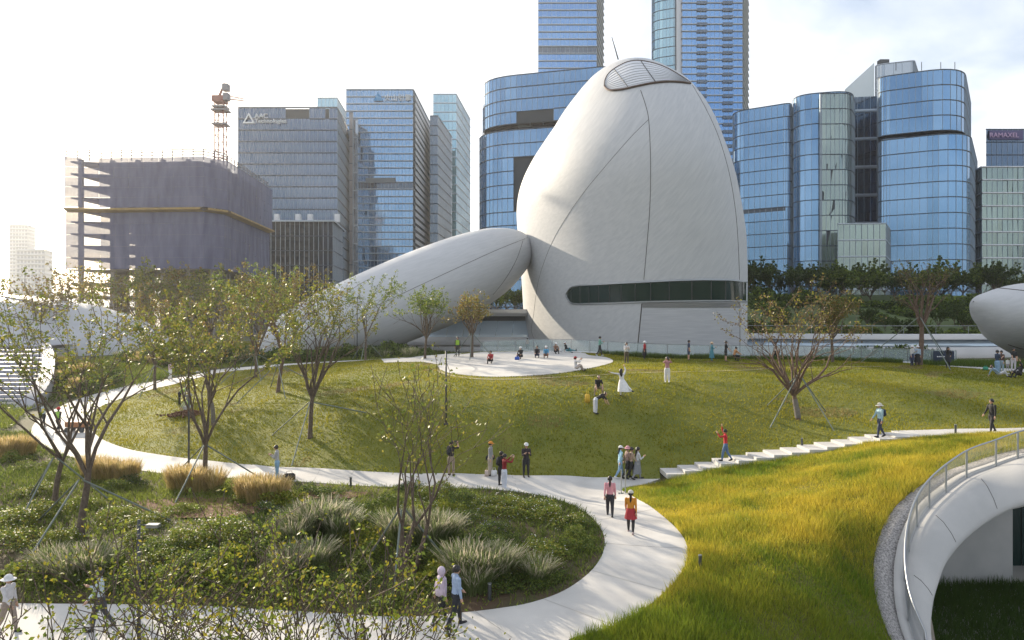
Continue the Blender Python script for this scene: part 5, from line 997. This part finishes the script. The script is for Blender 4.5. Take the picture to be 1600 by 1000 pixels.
    for sk_ in (skirt, tie):
        if sk_:
            col, ln, wd = sk_; w0 = pel + off + T * .07 * s; sw = Vector(((feet[1][0].x + feet[0][0].x) / 2, (feet[1][0].y + feet[0][0].y) / 2, 0)) * .7; h = MB(); k = 20; rows = []
            for i in range(6):
                u = i / 5; c = w0 + sw * u * ln + Vector((0, 0, -ln * s * .52 * u)); rr = (.09 + (wd - .09) * u ** .8) * s
                rows.append([c + rt * (rr * math.cos(a) * (1 + .07 * u * math.sin(5 * a))) + fw * (rr * .85 * math.sin(a) * (1 + .07 * u * math.sin(5 * a + 1))) for a in [2 * math.pi * j / k for j in range(k)]])
            h.add([v for r in rows for v in r], [(i * k + j, i * k + (j + 1) % k, (i + 1) * k + (j + 1) % k, (i + 1) * k + j) for i in range(5) for j in range(k)]); h.build('skirt' if sk_ is skirt else 'tied_jacket', cloth(col), o, True)
    if vest:
        h = MB(); b = pel + off; rings_loft(h, [(b + T * .05 * s, .102 * s, .078 * s, rt, tf), (b + T * .15 * s, .104 * s, .075 * s, rt, tf), (b + T * .25 * s, .114 * s, .074 * s, rt, tf), (b + T * .3 * s, .09 * s, .06 * s, rt, tf)], 14); h.build('vest', cloth(vest), o, True)
    o['_hand'] = [list(h_[0] + off + h_[1] * .06 * s) for h_ in hands]; o['_back'] = list(sh + off - tf * .1 * s - T * .1 * s)
    return o
def world_pt(o, v): return o.location + Matrix.Rotation(o.rotation_euler.z, 3, 'Z') @ Vector(v)
def rbox(name, d, mat, loc, rz=0, bev=.3, label=None, cat=None, parent=None, strap=None):
    m = MB().box((0, 0, d[2] / 2), d); o = m.build(name, mat, parent); bm = bmesh.new(); bm.from_mesh(o.data); bmesh.ops.bevel(bm, geom=bm.edges[:], offset=min(d) * bev, segments=3, affect='EDGES'); bm.to_mesh(o.data); bm.free(); o.data.polygons.foreach_set('use_smooth', [True] * len(o.data.polygons)); o.location = loc; o.rotation_euler = (0, 0, rz); tag(o, label, cat); return o
def backpack(o, col, label, sc=1.):
    b = world_pt(o, Vector(o['_back'])); e = empty('backpack', b - Vector((0, 0, .22 * sc)), o.rotation_euler.z); tag(e, label, 'backpack'); rbox('bag', (.3 * sc, .17 * sc, .44 * sc), cloth(col), (0, -.04, 0), parent=e); rbox('front_pocket', (.22 * sc, .07 * sc, .2 * sc), cloth(tuple(x * .8 for x in col)), (0, -.13 * sc, .05), parent=e)
    for q in (-1, 1): MB().tube([(q * .1 * sc, .03, .42 * sc), (q * .11 * sc, .1, .47 * sc), (q * .12 * sc, .17, .4 * sc)], .018, 5).build('strap', cloth(col), e)
def tote(p, d, col, label, rz=0., name='bag', cat='bag'):
    e = empty(name, p, rz); tag(e, label, cat); rbox('body', d, cloth(col), (0, 0, .0), parent=e, bev=.18)
    MB().tube([(-d[0] * .25, 0, d[2] * .95), (-d[0] * .2, 0, d[2] * 1.35), (d[0] * .2, 0, d[2] * 1.35), (d[0] * .25, 0, d[2] * .95)], .012, 5).build('handle', cloth(col), e)
def phone(o, label):
    h = [world_pt(o, v) for v in o['_hand']]; c = (h[0] + h[1]) / 2; e = empty('camera_phone', c, o.rotation_euler.z); tag(e, label, 'phone'); rbox('body', (.16, .03, .09), dsteel, (0, .02, -.04), parent=e); MB().tube([(0, .035, 0), (0, .07, 0)], .02, 8).build('lens', dsteel, e)
o = person(705, 743.5, 1.78, 22, arms=('photo', 'photo'), top=BLK, bot=KHK, sleeve=2, label='man in black shirt and khaki trousers taking a photo on the path', flare=1.1); backpack(o, (.03, .032, .036), 'dark backpack worn by the man in khaki trousers'); phone(o, 'camera held by the man in khaki trousers')
o = person(766, 743.5, 1.72, 105, arms=('hip', 'down'), top=GRY, bot=(.42, .36, .29), hat=(ORG, 'cap'), label='person in orange cap, grey top and beige trousers', flare=1.25)
j = o; rbox('held_jacket', (.5, .14, .3), cloth(BLK), world_pt(o, (-.32, -.1, .72)), .4, .45, 'black jacket hanging from the arm of the orange-capped person', 'jacket')
tote(gp(762, 745), (.3, .16, .34), (.55, .45, .40), 'beige tote bag on the path at the feet of the orange-capped person'); tote(gp(772, 745), (.3, .16, .34), WHT, 'white tote bag on the path beside the beige one')
o = person(783, 760, 1.68, 40, arms=('phone', 'down'), top=BLK, bot=BLK, label='person in black half hidden behind the one in a red sweater'); backpack(o, BLK, 'black backpack worn behind the red-sweater photographer', .9)
o = person(788, 764, 1.66, 65, arms=('photo', 'photo'), top=(.25, .015, .02), bot=(.62, .66, .76), shoes=WHT, label='person in dark red sweater and white trousers raising a phone', flare=1.25); phone(o, 'phone raised by the person in the dark red sweater')
person(822, 745.5, 1.7, 170, arms=('phone', 'phone'), top=(.035, .025, .03), bot=BLK, hat=(WHT, 'cap'), look=.3, label='person in white cap and black clothes looking down on the path')
person(969, 747, 1.62, 75, 'walk', ('swing_f', 'swing_b'), top=(.38, .62, .78), bot=LJEAN, hat=(WHT, 'cap'), hair='tail', shoes=WHT, label='person in white cap and pale blue jacket walking with the group of four')
person(980, 747.5, 1.62, 80, 'walk', ('swing_b', 'phone'), top=(.30, .20, .17), bot=BLK, hat=(PNK, 'hat'), label='person in pink hat and brown top within the group of four')
person(986.5, 748.5, 1.6, 85, 'walk', ('down', 'swing_f'), top=(.42, .31, .24), bot=BLK, label='person in tan top and black trousers within the group of four')
person(996, 749.5, 1.64, 80, 'walk', ('down', 'phone'), top=(.55, .56, .6), bot=GRY, hair='long', skirt=((.22, .23, .25), .8, .16), label='long-haired person in white top and grey skirt leading the group of four')
person(953, 807, 1.63, 8, 'walk', ('swing_b', 'down'), top=(.66, .30, .34), bot=(.03, .028, .035), hair='tail', label='woman in pink jacket and black trousers walking away', flare=1.1)
person(985.5, 834, 1.6, 12, 'walk', ('swing_f', 'swing_b'), top=(.62, .25, .02), bot=BLK, hat=((.62, .58, .5), 'cap'), hair='tail', tie=((.40, .03, .04), .48, .15), shoes=(.4, .3, .3), label='woman in orange top with red jacket tied at her waist and pale cap')
person(689, 975, 1.6, 62, 'walk', ('swing_b', 'down'), top=(.55, .45, .55), bot=BLK, hood=(.60, .50, .60), shoes=GRY, label='person in lavender hooded shawl walking at the front')
person(712, 981, 1.74, 62, 'walk', ('swing_f', 'down'), top=(.34, .44, .62), bot=(.02, .022, .03), label='man in pale blue shirt and dark trousers walking at the front')
person(433, 749.5, 1.72, 262, arms=('phone', 'phone'), top=(.42, .42, .43), bot=(.25, .42, .58), look=.4, label='man in grey jacket and light jeans looking down at the path edge')
tote(gp(452, 751), (.6, .35, .36), BLK, 'black rucksack lying on the path behind the man in light jeans', .3, 'rucksack')
def on_step(px, py):   # stand on the stair tread under that pixel
    q = gp(px, py); k = min(stairs.children, key=lambda c: (c.location.xy - q.xy).length); d = q.xy - k.location.xy; return Vector((k.location.x + d.x * .5, k.location.y + d.y * .4, k.location.z + .1))
o = person(1134, 727, 1.62, 285, 'walk', ('photo', 'up'), top=(.50, .02, .03), bot=JEAN, label='person in red top and jeans taking a photo on the stairs', at=on_step(1134, 727))
o = person(1373, 687, 1.74, 262, 'walk', ('down', 'swing_f'), top=(.34, .50, .58), bot=NVY, hat=((.62, .58, .5), 'hat'), label='man in sun hat and pale blue jacket coming down the stairs', at=on_step(1375, 690)); backpack(o, NVY, 'navy bag on the back of the man in the sun hat', .85)
person(1550, 676.5, 1.76, 255, 'walk', ('down', 'swing_f'), top=(.02, .02, .02), bot=BLK, label='man dressed all in black walking on the upper path')
person(934, 618, 1.7, 175, 'squat', ('reach', 'reach'), lean=.45, top=BLK, bot=(.30, .24, .17), label='man in black vest and khaki trousers crouching on the lawn', sleeve=2)
person(931, 647, 1.62, 75, 'stand', ('reach', 'reach'), lean=1.15, top=BLK, bot=(.50, .53, .60), label='woman in pale flared trousers bending over on the lawn', flare=1.35, hair='long', sleeve=2)
tote(gp(918, 629), (.28, .2, .5), (.66, .42, .05), 'yellow bag on the lawn beside the bending woman')
person(972, 619, 1.64, 15, 'kick', ('out', 'up'), top=(.70, .69, .70), bot=WHT, hair='long', skirt=(WHT, .85, .26), label='long-haired woman in white dress dancing with one leg out', side=-.1)
o = person(1042.5, 597.5, 1.66, 185, arms=('photo', 'photo'), top=(.48, .25, .27), bot=(.74, .72, .74), hair='long', shoes=WHT, label='woman in pink top and white trousers photographing towards the viewer', flare=1.3); phone(o, 'phone held by the woman in the pink top')
o = person(979, 567.5, 1.68, 175, arms=('phone', 'phone'), top=(.62, .6, .6), bot=(.10, .08, .05), hair='long', label='woman in white jacket and dark brown trousers on the mound', flare=1.2)
person(937, 556.5, 1.76, 85, 'walk', ('down', 'phone'), top=(.16, .34, .28), bot=BLK, shoes=WHT, label='man in green jacket walking past the oval plaza')
person(1007, 562.5, 1.6, 120, top=(.42, .03, .04), bot=BLK, hat=(WHT, 'hat'), skirt=(BLK, .7, .15), label='person in red top and black skirt by the fence')
person(1076, 563, 1.72, 95, top=(.03, .045, .10), bot=NVY, shorts=1, sleeve=2, label='man in navy shirt and shorts standing at the fence')
person(1112, 564.5, 1.62, 95, arms=('down', 'phone'), top=(.08, .25, .32), bot=TEAL, skirt=((.07, .23, .29), .85, .16), hat=((.6, .45, .3), 'hat'), label='person in teal dress and straw hat at the fence')
person(1134, 565, 1.74, 95, arms=('down', 'swing_f'), top=BLK, bot=BLK, shorts=1, sleeve=2, label='man in black shirt and shorts beside the orange-topped one')
person(1147, 564.5, 1.66, 80, 'squat', ('knee', 'knee'), lean=.3, top=(.55, .27, .12), bot=BLK, label='person in orange top crouching at the fence')
person(1211, 565.5, 1.7, 95, 'wide', ('swing_f', 'swing_b'), top=(.62, .6, .6), bot=BLK, label='person in white top striding behind the lone tree')
person(824, 549.5, 1.76, 15, arms=('down', 'phone'), top=(.42, .14, .06), bot=BLK, label='person in rust-orange jacket standing on the oval plaza')
for a in [(767, 568, 190, RED, BLK, None, 'red hooded figure sitting at the near edge of the oval plaza'), (814, 561, 200, BLK, BLK, WHT, 'person in black with white cap sitting beside a blue bag'), (839, 559, 180, (.03, .025, .03), NVY, None, 'person in black sitting third along the plaza, bareheaded'), (853.5, 559.5, 185, (.08, .30, .50), BRNC, WHT, 'person in bright blue shirt and white cap sitting on the plaza'), (868, 553, 165, (.25, .14, .09), BLK, WHT, 'person in brown top and white cap sitting on the plaza')]:
    person(a[0], a[1], 1.66, a[2], 'sit', ('knee', 'knee'), .12, top=a[3], bot=a[4], hat=(a[5], 'cap') if a[5] else None, label=a[6])
person(886, 551.5, 1.7, 120, 'recline', ('prop', 'knee'), -.35, top=BLK, bot=TEAL, hat=(WHT, 'cap'), label='person in black with white cap reclining at the back of the plaza')
o = person(900, 580, 1.66, 80, 'sit', ('photo', 'photo'), -.1, top=(.68, .66, .68), bot=(.5, .42, .38), hat=(RED, 'cap'), label='person in red cap and white shirt sitting and photographing'); phone(o, 'phone held by the person in the red cap')
tote(gp(808, 563), (.4, .25, .3), (.03, .10, .45), 'blue bag on the plaza beside a seated person'); tote(gp(876, 551), (.3, .2, .4), WHT, 'white bag standing on the back of the plaza')
person(715, 557.5, 1.72, 180, top=(.05, .05, .06), bot=(.05, .05, .05), vest=(.36, .62, .06), label='worker in lime safety vest beside the small ochre tree')
person(1425, 572, 1.64, 150, arms=('phone', 'down'), top=(.62, .6, .6), bot=NVY, skirt=(NVY, .6, .14), hat=(WHT, 'hat'), label='woman in white top and navy skirt beside the thick trunk')
person(1433.5, 572, 1.64, 200, arms=('down', 'down'), top=(.42, .52, .66), bot=BLK, skirt=(BLK, .85, .16), hat=(WHT, 'hat'), label='woman in pale blue blouse and long black skirt beside the thick trunk')
person(1481, 575, 1.64, 180, arms=('hip', 'photo'), top=BLK, bot=BLK, skirt=((.02, .022, .03), .62, .15), hair='long', label='woman in black dress posing before the navy board')
person(1558, 585, 1.76, 90, arms=('down', 'phone'), top=(.03, .05, .09), bot=LJEAN, sleeve=2, label='man in dark blue shirt standing at the right, facing another')
person(1565, 583, 1.66, 250, arms=('down', 'phone'), top=(.10, .06, .05), bot=(.3, .4, .5), label='person in brown shirt standing close to the man in dark blue')
person(1583.5, 579.5, 1.74, 190, arms=('down', 'reach'), top=BLK, bot=(.55, .52, .55), sleeve=2, label='man in black shirt and pale trousers holding a child by the hand')
person(1574.5, 579, .95, 200, top=(.66, .66, .66), bot=GRY, label='small child in white beside the man in pale trousers', child_=1)
person(1560, 589, 1.66, 100, 'recline', ('prop', 'knee'), -.75, top=(.30, .42, .58), bot=(.62, .62, .66), label='person in blue top and white trousers lying on the lawn at the right')
person(1594, 590.5, 1.7, 265, 'sit', ('up', 'knee'), -.1, top=BLK, bot=BLK, label='person in black sitting with one arm raised at the right edge')
tote(gp(1540, 579), (.35, .2, .3), (.05, .30, .20), 'green bag on the path edge at the right')
person(281, 632, 1.7, 75, 'stand', ('reach', 'reach'), 1.0, top=(.5, .55, .4), bot=BLK, vest=(.42, .62, .08), hat=((.6, .12, .03), 'hat'), label='worker in orange helmet bending over with a tool on the left lawn')
person(296, 646, 1.68, 230, 'squat', ('reach', 'reach'), .6, top=(.5, .55, .35), bot=(.5, .5, .5), vest=(.45, .62, .1), hat=((.65, .6, .08), 'hat'), label='worker in lime vest crouching at the dug soil')
person(298, 628, 1.7, 250, 'squat', ('knee', 'reach'), .5, top=(.6, .6, .6), bot=GRY, hat=(WHT, 'hat'), label='worker in white crouching behind the other diggers')
person(91, 677, 1.72, 10, 'walk', ('swing_f', 'swing_b'), top=(.05, .05, .05), bot=BLK, vest=(.36, .62, .10), hat=((.5, .05, .04), 'hat'), label='worker in lime vest and red helmet walking up the left path')
person(68, 668, 1.7, 12, 'walk', ('swing_b', 'swing_f'), top=(.45, .52, .55), bot=BLK, label='worker in grey beside the one in the lime vest')
person(266, 593.5, 1.66, 20, 'walk', ('down', 'phone'), top=(.55, .40, .42), bot=(.74, .73, .72), label='person in pink top and white trousers on the far path', flare=1.3)
person(157, 985, 1.72, 250, 'walk', ('swing_f', 'phone'), top=(.52, .60, .66), bot=(.06, .06, .07), label='person in pale patterned shirt half hidden by the twigs at the bottom')
person(12, 990, 1.62, 100, 'walk', ('down', 'swing_f'), top=(.62, .60, .62), bot=(.30, .24, .2), hat=(WHT, 'hat'), label='person in white hat at the bottom left corner')
for px, c_, l_ in ((196, (.5, .5, .55), 'person in pale top sitting on the far lawn'), (203, (.25, .2, .25), 'person in dark top sitting on the far lawn beside a pale one')):
    x = (px - CX) / F * 98; person(px, 0, 1.7, 170, 'sit', ('knee', 'knee'), .1, top=c_, bot=GRY, label=l_, at=(x, 98, g1(x, 98) + .04))
# ------------------------------------------------------------------ posts, lamps, board, small things
def lamp(px, py, top, label, arms=1, r=.06):
    p = gp(px, py); h = zat(top, p.y) - p.z; e = empty('lamp_post', p); tag(e, label, 'lamp post'); MB().tube([(0, 0, -.1), (0, 0, h)], [r, r * .8], 8).build('pole', dsteel, e, True); MB().tube([(0, 0, 0), (0, 0, .12)], [r * 2.4, r * 2.2], 10).build('base_plate', dsteel, e)
    for i in range(arms):
        q = 1 if i % 2 == 0 else -1; z = h - .15 - .45 * (i // 2); MB().tube([(0, 0, z), (q * .3, -.05, z + .02)], .02, 6).build('arm', dsteel, e); MB().box((q * .42, -.05, z), (.34, .2, .09)).build('lamp_head', steel, e)
lamp(295, 729, 577, 'tall dark lamp post at the path edge by the full tree'); lamp(697, 664, 548, 'slim grey lamp post on the lawn below the oval plaza', 0)
lamp(558, 563, 464, 'dark lamp post with spotlights before the leaning pavilion', 4); lamp(217, 1003, 812, 'grey lamp post with small side arm at the bottom of the photo', 1, .055); lamp(178, 545, 502, 'dark lamp post in the planting beyond the far path', 0)
for px, py, l_ in ((1094, 892, 'dark bollard light at the bend of the path beside the meadow'), (765, 938, 'dark bollard light in the bed at the front path'), (1253, 700, 'dark bollard light behind the middle of the stairs'), (1493, 679, 'dark bollard light on the upper path'), (548, 762, 'small dark bollard light at the island edge')):
    p = gp(px, py); e = empty('bollard_light', p); tag(e, l_, 'bollard'); MB().tube([(0, 0, -.05), (0, 0, .5)], .055, 10).build('post', dsteel, e); MB().tube([(0, 0, .5), (0, 0, .53)], .062, 10).build('cap', steel, e)
p = gp(974, 772); e = empty('path_sign', p); tag(e, 'small twin-post steel sign at the tip of the meadow', 'sign')
for q in (-.1, .1): MB().box((q, 0, .6), (.05, .05, 1.2)).build('post', steel, e)
MB().box((0, 0, .02), (.5, .3, .04)).build('base_plate', steel, e)
p = gp(1481, 571); e = empty('notice_board', p + Vector((0, .6, 0))); tag(e, 'navy blue notice board behind the woman in black', 'notice board'); MB().box((0, 0, .62), (1.75, .12, 1.15)).build('panel', mk('navy_board', (.012, .025, .06), rough=.4), e)
for q in (-.7, .7): MB().box((q, .1, .3), (.08, .08, .6)).build('post', dsteel, e)
for k in range(5): MB().box((-.55 + k * .14, -.066, .72), (.09, .01, .09)).build('mark', letter_w, e)
p = gp(121, 675); e = empty('tool_cart', p); tag(e, 'orange-brown tool cart standing on the left path', 'cart'); MB().box((0, 0, .55), (1.3, .7, .35)).build('tray', mk('cart_paint', (.38, .17, .08), rough=.6), e)
for q in (-.5, .5):
    for w_ in (-.35, .35): MB().tube([(q, w_ - .04, .18), (q, w_ + .04, .18)], .18, 12).build('wheel', dsteel, e)
MB().tube([(-.6, -.3, .7), (-.95, -.3, 1.0), (-.95, .3, 1.0), (-.6, .3, .7)], .02, 6).build('handle', dsteel, e); MB().box((0, 0, .28), (1.0, .08, .1)).build('axle_beam', dsteel, e)
sm_ = MB(); r9 = np.random.default_rng(3)
for i in range(260): a, q = r9.uniform(0, 6.28), r9.normal(0, .5); sm_.ball((q * math.cos(a) * 1.6, q * math.sin(a), max(0, .28 - abs(q) * .3) + r9.uniform(-.05, .05)), tuple(r9.uniform(.05, .14, 3)), 5, 4)
sm = sm_.build('soil_heap', mk('fresh_soil', (.16, .075, .04), (.10, .055, .03), 4, .95)); sm.location = gp(297, 648); tag(sm, kind='stuff')
# bare red-brown soil patches in the bed
for px, py, w_ in ((300, 790, 2.6), (340, 800, 2.2), (520, 775, 1.6)):
    c = gp(px, py); q = [(c.x + w_ * math.cos(a) * (1 + .2 * math.sin(3 * a)), c.y + w_ * .55 * math.sin(a) * (1 + .15 * math.cos(2 * a))) for a in [2 * math.pi * j / 26 for j in range(26)]]
    drape('soil_patch', q, .3, .05, mk('red_soil', (.17, .075, .04), (.10, .05, .03), 5, .95, bump=1, bscale=10), zf=lambda x, y: gz(x, y) + .03 * np.sin(x * 7) * np.cos(y * 6))
# one label each for look-alikes: count them from the left as they stand in view
bpy.context.view_layer.update()
ONES = 'first second third fourth fifth sixth seventh eighth ninth tenth eleventh twelfth thirteenth fourteenth fifteenth sixteenth seventeenth eighteenth nineteenth'.split(); TENS = {20: 'twent', 30: 'thirt', 40: 'fort', 50: 'fift', 60: 'sixt', 70: 'sevent', 80: 'eight', 90: 'ninet'}
def ordn(n):
    if n > 99: return 'hundred-and-' + ordn(n - 100) if n > 100 else 'hundredth'
    return ONES[n - 1] if n < 20 else (TENS[n // 10 * 10] + ('ieth' if n % 10 == 0 else 'y-' + ONES[n % 10 - 1]))
SHORT = {'shrubs on the terraces': 'dark rounded shrub on the green terraces', 'plumed grasses': 'pale plumed ornamental grass clump', 'white-flowering shrubs': 'white-flowering shrub mound in the bed', 'dark shrubs': 'dark green shrub mound in the bed', 'mid-green shrubs': 'plain mid-green shrub mound', 'lime bushes': 'bright lime-leaved bush in the bed', 'blue-flowering shrubs': 'low blue-flowering shrub', 'straw-coloured grasses': 'straw-coloured grass clump', 'shrubs behind the lawn': 'leafy dark shrub of the rear plantings', 'tree belt below the towers': 'dense dark tree of the belt below the towers', 'trees before the netted building': 'thin autumn tree before the netted building', 'low trees on the terraces': 'low dark tree on the terraces behind the walkway', 'trees in the gap between the pavilions': 'green tree in the gap between the pavilions'}
GR = {}
for o in COL.objects:
    if o.get('group') in SHORT: GR.setdefault(o['group'], []).append(o)
for g, l_ in GR.items():
    for i, o in enumerate(sorted(l_, key=lambda o: o.location.x / o.location.y)): o['label'] = f'{SHORT[g]}, {ordn(i + 1)} from the left'
for o in COL.objects:
    for k in ('_hand', '_back'):
        if k in o: del o[k]
# ------------------------------------------------------------------ air
hb = MB().box((0, 0, 90), (8400, 8400, 200)); hz_o = hb.build('haze', None); hz_o.data.materials.clear(); hm = bpy.data.materials.new('haze_air'); hm.use_nodes = True; hm.node_tree.nodes.clear()
ho = hm.node_tree.nodes.new('ShaderNodeOutputMaterial'); hv_ = hm.node_tree.nodes.new('ShaderNodeVolumePrincipled'); hv_.inputs['Color'].default_value = (.92, .95, 1, 1); hv_.inputs['Density'].default_value = HAZE; hv_.inputs['Anisotropy'].default_value = .55
hm.node_tree.links.new(hv_.outputs[0], ho.inputs['Volume']); hz_o.data.materials.append(hm); tag(hz_o, 'thin pale haze hanging over the whole park and city', None, None, 'stuff')
